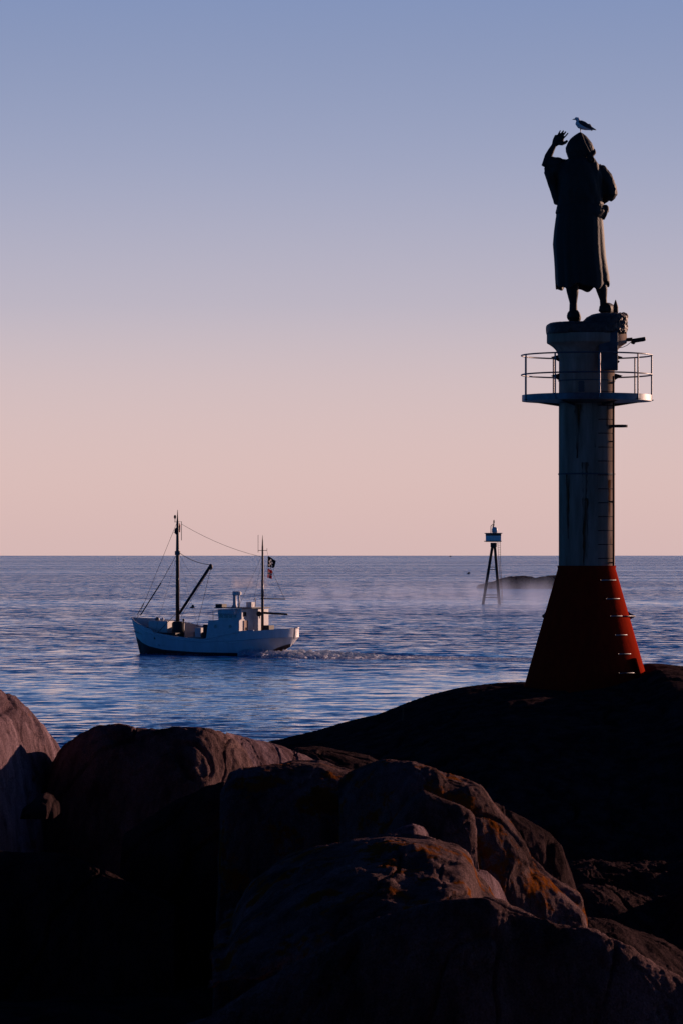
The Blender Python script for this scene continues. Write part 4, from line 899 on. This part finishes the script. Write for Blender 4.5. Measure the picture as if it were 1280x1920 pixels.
m_ = MB(); m_.tube([D(931.8, 1016, -.9), D(934.2, 1060, -1.5), D(939, 1132, -2)], .035, 6); m_.tube([D(936.8, 1015, -.9), D(937, 1060, -1.5), D(941, 1131, -2)], .035, 6)
py = 1018
while py < 1130: m_.tube([D(931.8+(py-1016)*.06, py, -1.2), D(936.8+(py-1016)*.035, py, -1.2)], .028, 5); py += 4.3
m_.build('ladder', M['rust'], lb)

# ---------------------------------------------------------------- flying birds
def bird(px, py, Y, span, label, bank=0):
    p = P(px, py, Y); o = MB(); c = p
    o.tube([c+Vector((-.22, 0, .0)), c+Vector((-.1, 0, .02)), c+Vector((.08, 0, 0)), c+Vector((.25, 0, 0))], [.03, .07, .06, .01], 8)
    r_ = o.build('bird', M['feather_dark'], None, smooth=True, origin=p); tag(r_, label, 'bird', None)
    for s in (-1, 1):
        m_ = MB(); up = Vector((math.sin(bank)*s, 0, 0))
        q = [Vector((-.08, 0, .03)), Vector((.1, 0, .02)), Vector((.16, s*span*.28*.6, .22)), Vector((.3, s*span*.5*.4+.0, .05+.28*s*bank)), Vector((.02, s*span*.28*.6, .26))]
        th = Vector((0, 0, .012)); m_.add([v-th for v in q]+[v+th for v in q], [[0, 1, 2, 4], [4, 2, 3], [9, 7, 6, 5], [8, 7, 9]]); w_ = m_.build('wing', M['feather_dark'], r_, origin=(0, 0, 0))
bird(360.5, 1139.5, 330, 1.3, 'dark bird flying low between the foremast and wheelhouse of the boat', .6)
bird(877, 1076, 500, 1.3, 'dark seabird flying over open water left of the islet', .3)
bird(843, 1044, 800, 1.6, 'tiny dark seabird on the horizon above the sea smoke', .2)

# ---------------------------------------------------------------- sea smoke drifting over the water, and the exhaust
def vapour(name, lo, hi, dens, scale, th, zt, col=(1, .95, .93)):
    m = bpy.data.materials.new(name); m.use_nodes = True; n = m.node_tree.nodes; l = m.node_tree.links; n.clear()
    o_ = n.new('ShaderNodeOutputMaterial'); v = n.new('ShaderNodeVolumePrincipled'); v.inputs['Color'].default_value = (*col, 1); v.inputs['Anisotropy'].default_value = .25
    g = n.new('ShaderNodeNewGeometry'); mp = n.new('ShaderNodeMapping'); mp.inputs['Scale'].default_value = scale; l.new(g.outputs['Position'], mp.inputs[0])
    z = n.new('ShaderNodeTexNoise'); z.inputs['Scale'].default_value = 1; z.inputs['Detail'].default_value = 3; l.new(mp.outputs[0], z.inputs['Vector'])
    r_ = n.new('ShaderNodeMapRange'); l.new(z.outputs[0], r_.inputs[0]); r_.inputs[1].default_value = th; r_.inputs[2].default_value = th+.2; r_.inputs[3].default_value = 0; r_.inputs[4].default_value = dens
    # thins out with height and towards the sides of the bank
    t = n.new('ShaderNodeTexCoord'); sp = n.new('ShaderNodeSeparateXYZ'); l.new(t.outputs['Generated'], sp.inputs[0])
    f = n.new('ShaderNodeMapRange'); f.interpolation_type = 'SMOOTHSTEP'; l.new(sp.outputs['Z'], f.inputs[0]); f.inputs[1].default_value = zt; f.inputs[2].default_value = 1; f.inputs[3].default_value = 1; f.inputs[4].default_value = 0
    prod = n.new('ShaderNodeMath'); prod.operation = 'MULTIPLY'; l.new(r_.outputs[0], prod.inputs[0]); l.new(f.outputs[0], prod.inputs[1])
    for ax in ('X', 'Y'):
        a = n.new('ShaderNodeMath'); a.operation = 'SUBTRACT'; l.new(sp.outputs[ax], a.inputs[0]); a.inputs[1].default_value = .5
        ab = n.new('ShaderNodeMath'); ab.operation = 'ABSOLUTE'; l.new(a.outputs[0], ab.inputs[0])
        q_ = n.new('ShaderNodeMapRange'); q_.interpolation_type = 'SMOOTHSTEP'; l.new(ab.outputs[0], q_.inputs[0]); q_.inputs[1].default_value = .3; q_.inputs[2].default_value = .5; q_.inputs[3].default_value = 1; q_.inputs[4].default_value = 0
        p2 = n.new('ShaderNodeMath'); p2.operation = 'MULTIPLY'; l.new(prod.outputs[0], p2.inputs[0]); l.new(q_.outputs[0], p2.inputs[1]); prod = p2
    l.new(prod.outputs[0], v.inputs['Density']); l.new(v.outputs[0], o_.inputs['Volume'])
    mb = MB(); mb.box([(a+b)/2 for a, b in zip(lo, hi)], [b-a for a, b in zip(lo, hi)])
    ob = mb.build(name, m); tag(ob, kind='stuff')
vapour('sea_smoke', (-14, 520, .1), (50, 900, 5.5), .014, (.22, .015, .04), .49, .0, (.55, .68, 1))
vapour('sea_smoke', (14, 560, .12), (60, 860, 6.5), .0045, (.26, .02, .05), .48, .0, (.55, .68, 1))
e_ = B(-4.6, .6, 7.0)
vapour('exhaust_smoke', (e_.x-1.6, e_.y-1.2, e_.z-.5), (e_.x+2.6, e_.y+1.2, e_.z+1.3), .22, (.9, .9, .9), .40, .1, (.95, .85, .85))
